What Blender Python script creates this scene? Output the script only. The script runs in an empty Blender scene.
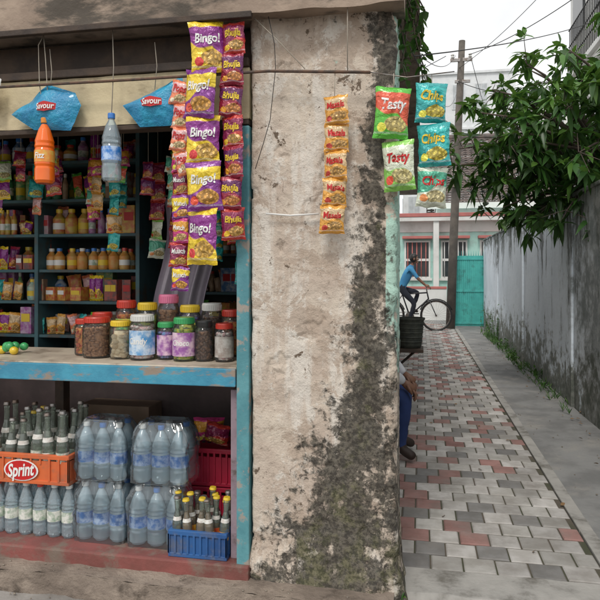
import bpy, bmesh, math, random
from mathutils import Vector, Matrix, noise
R=random.Random(7)
sc=bpy.context.scene
# ------------------------------------------------------------ materials
def nt(name):
    m=bpy.data.materials.new(name); m.use_nodes=True
    t=m.node_tree; b=t.nodes['Principled BSDF']; return m,t,b
def N(t,ty,**kw):
    n=t.nodes.new(ty)
    for k,v in kw.items(): setattr(n,k,v)
    return n
def rgb(c): return (c[0],c[1],c[2],1)
def mixc(t,f,a,b,mode='MIX'):
    n=N(t,'ShaderNodeMix',data_type='RGBA',blend_type=mode)
    for s,v in ((0,f),(6,a),(7,b)):
        if isinstance(v,bpy.types.NodeSocket): t.links.new(v,n.inputs[s])
        else: n.inputs[s].default_value = v if s==0 else rgb(v)
    return n.outputs[2]
def ramp(t,f,lo,hi,a=0.,b=1.):
    n=N(t,'ShaderNodeMapRange'); t.links.new(f,n.inputs[0])
    n.inputs[1].default_value=lo;n.inputs[2].default_value=hi;n.inputs[3].default_value=a;n.inputs[4].default_value=b
    n.interpolation_type='SMOOTHSTEP'; return n.outputs[0]
def mth(t,op,a,b=0.):
    n=N(t,'ShaderNodeMath',operation=op)
    for i,v in enumerate((a,b)):
        if isinstance(v,bpy.types.NodeSocket): t.links.new(v,n.inputs[i])
        else: n.inputs[i].default_value=v
    return n.outputs[0]
def pos(t,st=(1,1,1)):
    g=N(t,'ShaderNodeNewGeometry'); mp=N(t,'ShaderNodeMapping'); mp.inputs['Scale'].default_value=st
    t.links.new(g.outputs['Position'],mp.inputs[0]); return mp.outputs[0]
def nz(t,p,scale,detail=6,rough=.6,dist=0.):
    n=N(t,'ShaderNodeTexNoise'); t.links.new(p,n.inputs['Vector'])
    n.inputs['Scale'].default_value=scale;n.inputs['Detail'].default_value=detail;n.inputs['Roughness'].default_value=rough
    n.inputs['Distortion'].default_value=dist; return n.outputs[0]
def bump(t,b,h,s=.3,d=.01):
    n=N(t,'ShaderNodeBump'); n.inputs['Strength'].default_value=s;n.inputs['Distance'].default_value=d
    t.links.new(h,n.inputs['Height']); t.links.new(n.outputs[0],b.inputs['Normal'])
def mat(name,c1,c2=None,scale=4,rough=.6,metal=0,bmp=0,bscale=40,grime=None,gs=3,st=(1,1,1),glo=.5,ghi=.7,coat=0,attr=False,bd=.006):
    m,t,b=nt(name)
    if c2 is None: c2=tuple(x*.8 for x in c1)
    p=pos(t); f=ramp(t,nz(t,p,scale,4),.35,.65); c=mixc(t,f,c1,c2)
    if attr:
        a=N(t,'ShaderNodeAttribute',attribute_name='Col'); c=mixc(t,1.,c,a.outputs[0],'MULTIPLY')
    if grime:
        g=ramp(t,nz(t,pos(t,st),gs,8,.65),glo,ghi); c=mixc(t,g,c,grime)
    t.links.new(c,b.inputs['Base Color'])
    b.inputs['Roughness'].default_value=rough;b.inputs['Metallic'].default_value=metal;b.inputs['Coat Weight'].default_value=coat
    if bmp: bump(t,b,nz(t,p,bscale,5,.65),bmp,bd)
    return m
def clear(name,tint,diff=0.1,dc=(.8,.85,.9),rough=.06,g=1.0,bs=60):
    m=bpy.data.materials.new(name);m.use_nodes=True;t=m.node_tree;t.nodes.clear()
    o=N(t,'ShaderNodeOutputMaterial');tr=N(t,'ShaderNodeBsdfTransparent');tr.inputs[0].default_value=rgb(tint)
    gl=N(t,'ShaderNodeBsdfGlossy');gl.inputs['Roughness'].default_value=rough
    df=N(t,'ShaderNodeBsdfDiffuse');df.inputs[0].default_value=rgb(dc)
    lw=N(t,'ShaderNodeFresnel');lw.inputs[0].default_value=1.5
    f=mth(t,'MINIMUM',mth(t,'MULTIPLY',lw.outputs[0],g),.9)
    a=N(t,'ShaderNodeMixShader');a.inputs[0].default_value=diff
    t.links.new(tr.outputs[0],a.inputs[1]);t.links.new(df.outputs[0],a.inputs[2])
    b=N(t,'ShaderNodeMixShader');t.links.new(f,b.inputs[0]);t.links.new(a.outputs[0],b.inputs[1]);t.links.new(gl.outputs[0],b.inputs[2])
    bp=N(t,'ShaderNodeBump');bp.inputs['Strength'].default_value=.5;bp.inputs['Distance'].default_value=.005
    t.links.new(nz(t,pos(t),bs,2),bp.inputs['Height']);t.links.new(bp.outputs[0],gl.inputs['Normal'])
    t.links.new(b.outputs[0],o.inputs[0]);return m
def packmat(name,c1,c2,c3,c4,split=.45,diag=.25,silver=(.7,.7,.7)):
    m,t,b=nt(name); uv=N(t,'ShaderNodeUVMap'); sp=N(t,'ShaderNodeSeparateXYZ'); t.links.new(uv.outputs[0],sp.inputs[0])
    u,v=sp.outputs[0],sp.outputs[1]
    wob=mth(t,'MULTIPLY',mth(t,'SINE',mth(t,'MULTIPLY',u,7.)),.06)
    vv=mth(t,'ADD',mth(t,'ADD',v,wob),mth(t,'MULTIPLY',u,diag))
    c=mixc(t,ramp(t,vv,split+diag*.5-.02,split+diag*.5+.02),c1,c2)
    c=mixc(t,ramp(t,v,.87,.89),c,c1)
    def ell(cx,cy,rx,ry):
        a=mth(t,'POWER',mth(t,'ABSOLUTE',mth(t,'DIVIDE',mth(t,'SUBTRACT',u,cx),rx)),2.);bb=mth(t,'POWER',mth(t,'ABSOLUTE',mth(t,'DIVIDE',mth(t,'SUBTRACT',v,cy),ry)),2.)
        return mth(t,'ADD',a,bb)
    vo=N(t,'ShaderNodeTexVoronoi');vo.inputs['Scale'].default_value=11;t.links.new(uv.outputs[0],vo.inputs['Vector'])
    pc=mixc(t,ramp(t,vo.outputs['Distance'],.15,.6),c4,tuple(x*.45 for x in c4))
    e=ell(.62,.27,.33,.15); c=mixc(t,ramp(t,e,1.05,.95),c,pc)
    e2=ell(.22,.2,.13,.09); c=mixc(t,ramp(t,e2,1.03,.97),c,c3)
    br=N(t,'ShaderNodeTexBrick');br.inputs['Scale'].default_value=26;t.links.new(uv.outputs[0],br.inputs['Vector']);br.inputs['Mortar Size'].default_value=.03
    msk=mth(t,'MULTIPLY',ramp(t,v,.075,.085),ramp(t,v,.125,.115)); c=mixc(t,mth(t,'MULTIPLY',msk,br.outputs['Fac']),c,silver)
    t.links.new(c,b.inputs['Base Color']); b.inputs['Roughness'].default_value=.25; b.inputs['Metallic'].default_value=.12;b.inputs['Coat Weight'].default_value=.35
    bump(t,b,nz(t,pos(t),30,3,.5,.8),.9,.016)
    return m
# ------------------------------------------------------------ mesh builder
class MB:
    def __init__(s): s.v=[];s.f=[];s.mi=[];s.sm=[];s.uv=[];s.fc=[];s.mats=[];s.anyc=False
    def m(s,mt):
        if mt not in s.mats: s.mats.append(mt)
        return s.mats.index(mt)
    def add(s,vs,fs,mt,smooth=False,uvs=None,M=None,col=None):
        o=len(s.v); i=s.m(mt)
        for p in vs:
            p=Vector(p); s.v.append(M@p if M else p)
        for f in fs:
            s.f.append([o+k for k in f]); s.mi.append(i); s.sm.append(smooth)
            s.uv.append([uvs[k] for k in f] if uvs else None); s.fc.append(col)
        if col: s.anyc=True
    def box(s,x0,x1,y0,y1,z0,z1,mt,bev=0,M=None,col=None,smooth=False):
        if bev:
            bm=bmesh.new();bmesh.ops.create_cube(bm,size=1)
            for v in bm.verts: v.co=Vector(((x0+x1)/2+v.co.x*(x1-x0),(y0+y1)/2+v.co.y*(y1-y0),(z0+z1)/2+v.co.z*(z1-z0)))
            bmesh.ops.bevel(bm,geom=bm.edges[:],offset=bev,segments=2,profile=.6,affect='EDGES')
            bm.verts.index_update()
            s.add([v.co.copy() for v in bm.verts],[[v.index for v in f.verts] for f in bm.faces],mt,smooth,None,M,col);bm.free()
        else:
            vs=[(x,y,z) for z in (z0,z1) for y in (y0,y1) for x in (x0,x1)]
            s.add(vs,[(0,2,3,1),(4,5,7,6),(0,1,5,4),(2,6,7,3),(0,4,6,2),(1,3,7,5)],mt,smooth,None,M,col)
    def grid(s,fn,nu,nv,mt,smooth=True,M=None,col=None,flip=False):
        vs=[];uvs=[]
        for j in range(nv+1):
            for i in range(nu+1):
                vs.append(fn(i/nu,j/nv));uvs.append((i/nu,j/nv))
        fs=[]
        for j in range(nv):
            for i in range(nu):
                a=j*(nu+1)+i;q=(a,a+1,a+nu+2,a+nu+1); fs.append(q[::-1] if flip else q)
        s.add(vs,fs,mt,smooth,uvs,M,col)
    def lathe(s,prof,c,mt,seg=20,M=None,mats=None,smooth=True):
        T=Matrix.Translation(c)
        if M: T=T@M
        for k in range(len(prof)-1):
            (r0,z0),(r1,z1)=prof[k],prof[k+1]
            vs=[];
            for r,z in ((r0,z0),(r1,z1)):
                for i in range(seg):
                    a=2*math.pi*i/seg; vs.append((r*math.cos(a),r*math.sin(a),z))
            fs=[(i,(i+1)%seg,seg+(i+1)%seg,seg+i) for i in range(seg)]
            s.add(vs,fs,mats[k] if mats else mt,smooth,None,T)
    def tube(s,pts,rad,mt,seg=8,M=None,cap=True):
        pts=[Vector(p) for p in pts]; n=len(pts)
        if not hasattr(rad,'__len__'): rad=[rad]*n
        vs=[];up=Vector((.123,.31,.94)).normalized();prev=None
        for i,p in enumerate(pts):
            d=(pts[min(i+1,n-1)]-pts[max(i-1,0)]).normalized()
            a=(prev if prev is not None else up); a=a-d*a.dot(d)
            if a.length<1e-4: a=Vector((1,0,0))-d*d.x
            a.normalize();prev=a;b=d.cross(a)
            for k in range(seg):
                t=2*math.pi*k/seg; vs.append(p+(a*math.cos(t)+b*math.sin(t))*rad[i])
        fs=[(i*seg+k,i*seg+(k+1)%seg,(i+1)*seg+(k+1)%seg,(i+1)*seg+k) for i in range(n-1) for k in range(seg)]
        if cap: fs+= [tuple(range(seg))[::-1],tuple((n-1)*seg+k for k in range(seg))]
        s.add(vs,fs,mt,True,None,M)
    def sphere(s,c,r,mt,seg=12,rings=8,M=None,fn=None):
        vs=[];fs=[]
        if not hasattr(r,'__len__'): r=(r,r,r)
        for j in range(rings+1):
            th=math.pi*j/rings
            for i in range(seg):
                a=2*math.pi*i/seg
                p=Vector((math.sin(th)*math.cos(a),math.sin(th)*math.sin(a),math.cos(th)))
                if fn: p=fn(p)
                vs.append(Vector((c[0]+p.x*r[0],c[1]+p.y*r[1],c[2]+p.z*r[2])))
        for j in range(rings):
            for i in range(seg):
                fs.append((j*seg+i,(j+1)*seg+i,(j+1)*seg+(i+1)%seg,j*seg+(i+1)%seg))
        s.add(vs,fs,mt,True,None,M)
    def done(s,name,parent=None):
        xs=[v.x for v in s.v];ys=[v.y for v in s.v];zs=[v.z for v in s.v]
        o=Vector(((min(xs)+max(xs))/2,(min(ys)+max(ys))/2,min(zs)))
        me=bpy.data.meshes.new(name);me.from_pydata([v-o for v in s.v],[],s.f)
        for mt in s.mats: me.materials.append(mt)
        me.polygons.foreach_set('material_index',s.mi);me.polygons.foreach_set('use_smooth',s.sm)
        if any(u is not None for u in s.uv):
            l=me.uv_layers.new(name='UVMap');d=[]
            for f,u in zip(s.f,s.uv):
                for k in range(len(f)): d+= list(u[k]) if u else [0,0]
            l.data.foreach_set('uv',d)
        if s.anyc:
            ca=me.color_attributes.new('Col','FLOAT_COLOR','CORNER');d=[]
            for f,c in zip(s.f,s.fc):
                c=c or (1,1,1)
                for k in f: d+=[c[0],c[1],c[2],1]
            ca.data.foreach_set('color',d)
        me.update()
        ob=bpy.data.objects.new(name,me);ob.location=o;sc.collection.objects.link(ob)
        if parent: ob.parent=parent
        return ob
def empty(name):
    e=bpy.data.objects.new(name,None);sc.collection.objects.link(e);e.empty_display_size=.2;return e
_tc={}
def textm(st,bold=.02):
    if (st,bold) in _tc: return _tc[(st,bold)]
    cu=bpy.data.curves.new('txt','FONT');cu.body=st;cu.align_x='CENTER';cu.align_y='CENTER';cu.size=1;cu.offset=bold;cu.resolution_u=3;cu.shear=.15
    ob=bpy.data.objects.new('txt',cu);sc.collection.objects.link(ob)
    dg=bpy.context.evaluated_depsgraph_get();me=bpy.data.meshes.new_from_object(ob.evaluated_get(dg))
    r=([v.co.copy() for v in me.vertices],[list(p.vertices) for p in me.polygons])
    bpy.data.objects.remove(ob);bpy.data.curves.remove(cu);bpy.data.meshes.remove(me);_tc[(st,bold)]=r;return r
def text(mb,st,mt,fn,width,hs=1.,bold=.02):
    vs,fs=textm(st,bold);w=max(v.x for v in vs)-min(v.x for v in vs);k=width/w
    mb.add([fn(v.x*k,v.y*k*hs) for v in vs],fs,mt,False)
# ------------------------------------------------------------ packs
def pack(mb,x,y,ztop,w,h,mt,roll=0,yaw=0,name=None,tm=None,th=.022,sd=0,ty=.64,tw=.74,ths=1.2,nu=16,nv=20):
    M=Matrix.Translation((x,y,ztop))@Matrix.Rotation(yaw,4,'Z')@Matrix.Rotation(roll,4,'Y')
    def P(u,v,side):
        a=2*u-1;b=2*v-1
        t=max(0,(1-abs(a)**2.2))**.6*max(0,1-abs(b)**5)**.8
        n=noise.noise(Vector((a*1.7+sd*3.1,b*2.3,sd)))*.6+noise.noise(Vector((a*5+sd,b*6,sd*2)))*.4+(abs(noise.noise(Vector((a*3+sd,b*9,sd*4))))*-.5)
        pw=1-.09*(1-abs(b)**3)*abs(a)
        cr=math.sin(u*60)*.0015 if abs(b)>.88 else 0
        return Vector((a*w/2*pw+n*.005, side*(-th*t*(1+n*.9))+cr+n*.007,(v-1)*h+noise.noise(Vector((a*2,sd,b)))*.006))
    mb.grid(lambda u,v:P(u,v,1),nu,nv,mt,True,M)
    mb.grid(lambda u,v:P(u,v,-1),6,8,mt,True,M,flip=True)
    if name:
        def fn(px,py):
            u=.5+px/w;v=ty+py/h
            p=P(min(max(u,0),1),min(max(v,0),1),1);p.y-=.003;return M@p
        text(mb,name,tm,fn,w*tw,ths,.03)
# ------------------------------------------------------------ basic materials
white=mat('white_print',(.85,.85,.82),(.8,.8,.78),rough=.4)
red_p=mat('red_print',(.6,.02,.02),rough=.4)
yel_p=mat('yellow_print',(.85,.6,.04),rough=.4)
string=mat('string',(.45,.4,.33),rough=.9)
black=mat('black_rubber',(.02,.02,.02),rough=.6)
steel=mat('steel',(.35,.34,.33),(.2,.15,.12),scale=20,rough=.4,metal=.8)
rust=mat('rusted_iron',(.16,.09,.06),(.08,.06,.05),scale=30,rough=.8,bmp=.4)
clearp=clear('clear_plastic',(.95,.97,.96),.03,g=.9)
film=clear('shrink_film',(.97,.99,1.),.05,(.85,.95,1.),.09,2.1,20)
pet=clear('pet_bottle',(.88,.97,1.),.46,(.7,.9,1.),.05,1.9,26)
petc=clear('pet_clear',(.87,.95,.98),.24,(.75,.9,.98),.05,1.6,26)
glassg=clear('bottle_glass',(.8,.86,.8),.14,(.55,.63,.55),.04,1.9)
lidr=mat('lid_red',(.6,.05,.03),rough=.35,coat=.3);lidy=mat('lid_yellow',(.85,.6,.04),rough=.35,coat=.3);lidg=mat('lid_green',(.06,.42,.14),rough=.35,coat=.3)
lidb=mat('lid_blue',(.04,.2,.6),rough=.35,coat=.3);lidw=mat('lid_white',(.8,.8,.77),rough=.35);lidp=mat('lid_pink',(.75,.2,.35),rough=.35)
orange_l=mat('orange_drink',(.95,.2,.02),(.9,.15,.01),rough=.12,coat=.3)
# ------------------------------------------------------------ GROUND
g_road=mat('roadside_dirt',(.2,.185,.165),(.13,.12,.11),scale=2,rough=.95,bmp=.8,bscale=60,grime=(.26,.22,.18),gs=5,bd=.01)
mb=MB()
mb.add([(-250,-250,-.055),(250,-250,-.055),(250,250,-.055),(-250,250,-.055)],[(0,1,2,3)],g_road)
mb.done('ground')
mb=MB()
conc=mat('weathered_concrete',(.33,.31,.29),(.22,.205,.19),scale=4,rough=.95,bmp=.6,bscale=70,grime=(.12,.1,.08),gs=6,bd=.006,glo=.48,ghi=.68)
def fy(u,v):
    x=-3.2+u*5.2;y=1.7+v*1.15
    return Vector((x,y,-.05+ .02*min(1,max(0,(y-2.2)*4)) + .009*noise.noise(Vector((x*5,y*5,0)))+.0035*noise.noise(Vector((x*23,y*23,1)))))
mb.grid(fy,220,50,conc,True);mb.done('concrete_apron')
pav=mat('paver',(1,1,1),(.78,.77,.75),scale=9,rough=.9,bmp=.4,bscale=90,attr=True,grime=(.24,.22,.2),gs=3.5,glo=.42,ghi=.8,bd=.004)
joint=mat('joint_sand',(.12,.1,.08),(.07,.075,.045),rough=1,bmp=.5)
mb=MB()
mb.box(-.75,.8,2.82,16.4,-.05,-.006,joint)
ps=.145;row=0;y=2.84
while y<16.3:
    x=-.75+(ps*.5 if row%2 else 0)-ps*.5;ci=0
    while x<.8-.01:
        x0=max(x,-.745);x1=min(x+ps,.8)
        if x1-x0>.03:
            q=R.random();li=(.55,.53,.51);rd=(.36,.2,.18);dk=(.235,.23,.225)
            if (row%2==0 and ci%2==0): c=li
            elif row%4==1: c=dk if ci%2 else li
            elif row%4==3: c=rd if ci%2==0 else li
            else: c=dk if (row%4==0) else rd
            if q<.25: c=(.47,.455,.43)
            elif q<.32: c=rd
            f=R.uniform(.78,1.15);c=tuple(a*f for a in c)
            g=.004;e=.006;z=R.uniform(-.0015,.0025);tx=R.uniform(-.0015,.0015)
            vs=[(x0+g,y+g,-.02),(x1-g,y+g,-.02),(x1-g,y+ps-g,-.02),(x0+g,y+ps-g,-.02),
                (x0+g,y+g,z-.004),(x1-g,y+g,z-.004),(x1-g,y+ps-g,z-.004),(x0+g,y+ps-g,z-.004),
                (x0+g+e,y+g+e,z+tx),(x1-g-e,y+g+e,z-tx),(x1-g-e,y+ps-g-e,z-tx),(x0+g+e,y+ps-g-e,z+tx)]
            fs=[(0,1,5,4),(1,2,6,5),(2,3,7,6),(3,0,4,7),(4,5,9,8),(5,6,10,9),(6,7,11,10),(7,4,8,11),(8,9,10,11)]
            mb.add(vs,fs,pav,False,None,None,c)
        x+=ps;ci+=1
    y+=ps;row+=1
mb.done('paved_path')
edg=mat('edging_concrete',(.42,.405,.38),(.32,.31,.29),scale=5,rough=.9,bmp=.6,grime=(.15,.14,.12),gs=5)
mb=MB();y=2.8
while y<16.3:
    L=.6;mb.box(.804,.875,y+.003,y+L-.003,-.05,.008+R.uniform(-.003,.003),edg,.006);y+=L
def fe(u,v):
    x=-.1+u*.9;y=2.60+v*.23;return Vector((x,y+.012*noise.noise(Vector((x*6,1,v)))*(v<.1),.003-.05*(v<.01)+.005*noise.noise(Vector((x*7,y*7,2)))))
mb.grid(fe,90,24,edg)
mb.done('path_edging')
mb=MB()
asph=mat('lane_concrete',(.29,.29,.285),(.2,.2,.197),scale=3,rough=.9,bmp=.7,bscale=70,grime=(.36,.34,.31),gs=2.5,glo=.5,ghi=.75,bd=.006)
def ln(u,v):
    x=.875+u*.61;y=2.5+v*14.;return Vector((x,y,-.004+.008*noise.noise(Vector((x*3,y*2,3)))+.02*max(0,u-.8)))
mb.grid(ln,10,160,asph);mb.done('lane_strip')
mb=MB();mb.grid(lambda u,v:Vector((-12+u*26,16.3+v*2.2,-.03)),20,4,asph);mb.done('cross_road')
# ------------------------------------------------------------ PILLAR
m,t,b=nt('peeling_plaster')
p=pos(t)
a=N(t,'ShaderNodeAttribute',attribute_name='Col');sp=N(t,'ShaderNodeSeparateColor');t.links.new(a.outputs[0],sp.inputs[0])
n1=nz(t,p,3.2,7,.62);n2=nz(t,p,11,8,.72);n3=nz(t,p,55,5,.7);n4=nz(t,pos(t,(5,5,.6)),3,6,.65);n6=nz(t,p,24,6,.75,.4)
c=mixc(t,ramp(t,n1,.38,.62),(.68,.59,.49),(.56,.46,.38))
c=mixc(t,ramp(t,n4,.48,.64,0,.8),c,(.77,.72,.65))
c=mixc(t,ramp(t,n2,.53,.6,0,.8),c,(.75,.70,.63))
c=mixc(t,ramp(t,nz(t,p,4.3,9,.78,.5),.535,.565,0,.85),c,(.49,.39,.31))
c=mixc(t,ramp(t,nz(t,p,9.7,9,.75,.3),.605,.625),c,(.17,.125,.09))
c=mixc(t,ramp(t,n6,.57,.67,0,.7),c,(.3,.24,.19))
c=mixc(t,ramp(t,n3,.58,.75,0,.6),c,(.28,.22,.17))
vo=N(t,'ShaderNodeTexVoronoi',feature='DISTANCE_TO_EDGE');vo.inputs['Scale'].default_value=1.7
vp=N(t,'ShaderNodeVectorMath',operation='MULTIPLY_ADD');nn=N(t,'ShaderNodeTexNoise');nn.inputs['Scale'].default_value=5;nn.inputs['Detail'].default_value=5
t.links.new(p,nn.inputs['Vector']);t.links.new(nn.outputs['Color'],vp.inputs[0]);vp.inputs[1].default_value=(.35,.35,.35);t.links.new(p,vp.inputs[2])
t.links.new(vp.outputs[0],vo.inputs['Vector'])
crk=mth(t,'MULTIPLY',ramp(t,vo.outputs['Distance'],.0035,.001),ramp(t,n1,.53,.58))
c=mixc(t,mth(t,'MULTIPLY',crk,.7),c,(.16,.12,.09))
mintf=ramp(t,mth(t,'ADD',sp.outputs[2],mth(t,'MULTIPLY',mth(t,'SUBTRACT',n2,.5),2.2)),.38,.5)
c=mixc(t,mintf,c,(.46,.68,.58))
mf=ramp(t,mth(t,'ADD',mth(t,'ADD',sp.outputs[0],mth(t,'MULTIPLY',mth(t,'SUBTRACT',n2,.5),2.6)),mth(t,'MULTIPLY',mth(t,'SUBTRACT',n6,.5),2.2)),.42,.85)
mcol=mixc(t,ramp(t,n3,.4,.62),(.03,.027,.022),(.14,.125,.1))
c=mixc(t,mth(t,'MULTIPLY',mf,.95),c,mcol)
gf=ramp(t,mth(t,'ADD',sp.outputs[1],mth(t,'MULTIPLY',mth(t,'SUBTRACT',nz(t,p,8,8,.75),.5),3.0)),.45,.85)
gcol=mixc(t,ramp(t,n3,.4,.6),(.07,.075,.03),(.2,.19,.1))
c=mixc(t,mth(t,'MULTIPLY',gf,.6),c,gcol)
t.links.new(c,b.inputs['Base Color']);b.inputs['Roughness'].default_value=.95
h=mth(t,'ADD',mth(t,'MULTIPLY',n2,.8),mth(t,'MULTIPLY',n3,.6));h=mth(t,'ADD',h,mth(t,'MULTIPLY',n6,.5))
bump(t,b,h,.85,.013)
plaster=m
def interp(z,tab):
    for i in range(len(tab)-1):
        z0,v0=tab[i];z1,v1=tab[i+1]
        if z<=z0 and z>=z1:
            k=(z0-z)/(z0-z1);return tuple(a+(b_-a)*k for a,b_ in zip(v0,v1))
    return tab[0][1] if z>tab[0][0] else tab[-1][1]
ML=[(2.5,(-.15,.06)),(2.2,(-.15,.06)),(1.83,(-.155,.065)),(1.42,(-.165,.08)),(1.09,(-.20,.1)),(.81,(-.24,.125)),(.52,(-.27,.17)),(.24,(-.33,.24)),(0,(-.36,.3))]
path=[]
def seg(a,b_,n):
    for i in range(n): path.append((a[0]+(b_[0]-a[0])*i/n,a[1]+(b_[1]-a[1])*i/n))
seg((-.69,2.75),(-.69,2.515),8)
for i in range(4): an=math.pi+ (math.pi/2)*i/4; path.append((-.675+.015*math.cos(an),2.515+.015*math.sin(an)))
seg((-.675,2.5),(-.115,2.5),100)
for i in range(6): an=-math.pi/2+(math.pi/2)*i/6; path.append((-.115+.025*math.cos(an),2.525+.025*math.sin(an)))
seg((-.09,2.525),(-.09,2.82),34);seg((-.09,2.82),(-.5,2.82),10);path.append((-.5,2.82))
nz_=420;vs=[];cols=[];H0=-.06;H1=2.75
for j in range(nz_+1):
    z=H0+(H1-H0)*j/nz_
    for i,(x,y) in enumerate(path):
        x_,y_=path[max(i-1,0)];x2,y2=path[min(i+1,len(path)-1)];nx,ny=(y2-y_),-(x2-x_);l=math.hypot(nx,ny) or 1;nx/=l;ny/=l
        P3=Vector((x*3,y*3,z*3));d=.007*noise.noise(P3)+.004*noise.noise(P3*4)+.002*noise.noise(P3*12)
        chip=noise.noise(Vector((x*9+4,y*9,z*7)))+.4*noise.noise(Vector((x*30+4,y*9,z*30)))
        if chip>.4: d-=.006
        if abs(i-115)<8: d+=.012*noise.noise(Vector((3,1,z*6)))-.022*max(0,noise.noise(Vector((7,1,z*9))))-.01*max(0,noise.noise(Vector((9,1,z*31)))) 
        d+=.03*max(0,(.25-z)/.25)**1.5*(1+noise.noise(P3*3))
        vs.append((x+nx*d,y+ny*d,z))
        mx,mw=interp(z,ML)
        wx=x if y<2.53 else -.09+(y-2.52)*.5
        wob=.07*noise.noise(Vector((x*5,z*3,5)))+.05*noise.noise(Vector((x*14,z*7,6)))
        dd=abs(wx-mx+wob)/mw
        r=max(0,1.15-dd*.6) 
        if y>2.53: r=max(r*.6,.55 if z<1.5 else .25)
        low=max(0,min(1,(1.05-z)/.45))
        if wx>mx: r=max(r,low*.8)
        r=max(r,.85*max(0,(.16-z)/.16), .5*max(0,(z-2.25)*4) if x>-.2 else 0, .5*max(0,(.5-z)*2), 1.*max(0,(z-2.3)*6))
        g=max(0,min(1,(.62-z)/.4))*(.62 if x>-.5 else .35)
        g=max(g,.5*max(0,1.1-dd)) if z<1.6 else g*.5
        bb=0
        if x>-.135 and 1.0<z<1.75: bb=.8*min(1,(1.75-z)*4,(z-1.0)*4);r*=(1-.5*bb)
        if y>2.53: bb=.6 if z>.9 else .2
        cols.append((r,g,bb))
n=len(path);fs=[(j*n+i,j*n+i+1,(j+1)*n+i+1,(j+1)*n+i) for j in range(nz_) for i in range(n-1)]
me=bpy.data.meshes.new('plaster_pillar');me.from_pydata(vs,[],fs);me.materials.append(plaster)
ca=me.color_attributes.new('Col','FLOAT_COLOR','POINT');ca.data.foreach_set('color',[q for c_ in cols for q in (*c_,1)])
me.polygons.foreach_set('use_smooth',[True]*len(fs));me.update()
pillar=bpy.data.objects.new('plaster_pillar',me);sc.collection.objects.link(pillar)
# ------------------------------------------------------------ SHOP BUILDING
shop=empty('shop_building')
wood_b=mat('grimy_fascia',(.4,.31,.24),(.29,.22,.17),scale=4,rough=.85,bmp=.8,bscale=30,grime=(.09,.075,.06),gs=4,st=(.7,1,2),glo=.46,ghi=.62)
cream=mat('cream_beam',(.66,.56,.36),(.52,.43,.28),scale=5,rough=.8,bmp=.5,grime=(.24,.18,.11),gs=4,st=(1,1,2),glo=.5)
darkw=mat('dark_wood',(.08,.052,.035),(.04,.028,.022),scale=8,rough=.7,bmp=.5)
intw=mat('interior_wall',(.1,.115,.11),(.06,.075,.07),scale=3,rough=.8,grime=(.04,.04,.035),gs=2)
tealj=mat('teal_frame',(.12,.33,.37),(.08,.25,.29),scale=9,rough=.6,bmp=.4,grime=(.34,.3,.26),gs=14,glo=.53,ghi=.62)
blueb=mat('blue_board',(.07,.34,.48),(.05,.25,.38),scale=7,rough=.5,bmp=.4,grime=(.3,.24,.19),gs=16,st=(.4,1,1),glo=.5,ghi=.6)
mauve=mat('mauve_frame',(.34,.26,.3),(.24,.18,.21),rough=.7,bmp=.4,grime=(.12,.09,.08),gs=12)
ubk=mat('under_counter_board',(.07,.05,.05),(.04,.03,.03),rough=.8,bmp=.3)
ctop=mat('counter_top',(.6,.52,.41),(.46,.39,.31),scale=6,rough=.45,bmp=.2,grime=(.24,.18,.13),gs=7)
redf=mat('red_oxide_floor',(.27,.085,.075),(.18,.065,.055),scale=5,rough=.6,bmp=.5,grime=(.2,.15,.12),gs=8,glo=.46,ghi=.64)
plin=mat('plinth_concrete',(.33,.27,.22),(.2,.16,.13),scale=4,rough=.95,bmp=.9,bscale=30,grime=(.09,.07,.055),gs=7,bd=.015)
FB=2.352
mb=MB()
def wob(x0,x1,y0,y1,z0,z1,mt,nx,nzz,amp=.006,sd=0):
    def f(u,v): 
        x=x0+(x1-x0)*u;z=z0+(z1-z0)*v
        return Vector((x,y0+amp*noise.noise(Vector((x*5,z*8,sd)))+amp*.5*noise.noise(Vector((x*17,z*23,sd))),z+(amp*noise.noise(Vector((x*6,sd,0))) if v in(0,1) else 0)))
    mb.grid(f,nx,nzz,mt);mb.box(x0,x1,y0+amp*1.6,y1,z0+amp,z1,mt)
wob(-3.6,-.06,2.40,2.6,FB+.013,2.85,wood_b,200,16,.012,1)
mb.box(-3.6,-.66,2.385,2.41,FB-.005,FB+.02,darkw,.003)
mb.done('fascia_beam',shop)
mb=MB();mb.box(-3.6,-.695,2.56,2.66,2.225,2.36,darkw,.005)
wob(-3.6,-.70,2.5,2.56,1.97,2.185,cream,160,10,.004,2)
mb.box(-3.6,-.70,2.485,2.56,2.188,2.222,darkw,.004)
mb.box(-3.6,-.70,2.49,2.56,1.945,1.966,darkw,.004);mb.done('lintel_beam',shop)
F=.113
mb=MB();mb.box(-.752,-.697,2.488,2.60,F-.02,1.94,tealj,.006)
mb.box(-.79,-.755,2.53,2.62,F,.83,mauve,.005);mb.done('door_frame',shop)
mb=MB()
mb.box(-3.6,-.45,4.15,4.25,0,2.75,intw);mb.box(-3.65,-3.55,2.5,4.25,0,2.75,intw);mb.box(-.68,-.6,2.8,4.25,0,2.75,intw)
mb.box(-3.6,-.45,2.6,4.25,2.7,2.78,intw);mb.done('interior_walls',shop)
mb=MB();mb.box(-3.6,-.695,2.47,4.2,.04,F,redf,.008)
def pf(u,v):
    x=-3.6+u*3.5;z=-.07+v*.125;return Vector((x,2.37+.018*noise.noise(Vector((x*3,z*7,2)))+.006*noise.noise(Vector((x*20,z*30,2))),z))
mb.grid(pf,240,10,plin)
mb.grid(lambda u,v:Vector((-3.6+u*3.5,pf(u,1).y+v*.13,.055+.006*noise.noise(Vector((u*60,v*2,0))))),240,6,plin)
mb.done('plinth_step',shop)
mb=MB();mb.box(-3.6,-.755,2.5,2.98,.9,.93,ctop,.004);mb.box(-3.6,-.755,2.482,2.5,.85,.925,blueb,.004)
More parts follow.
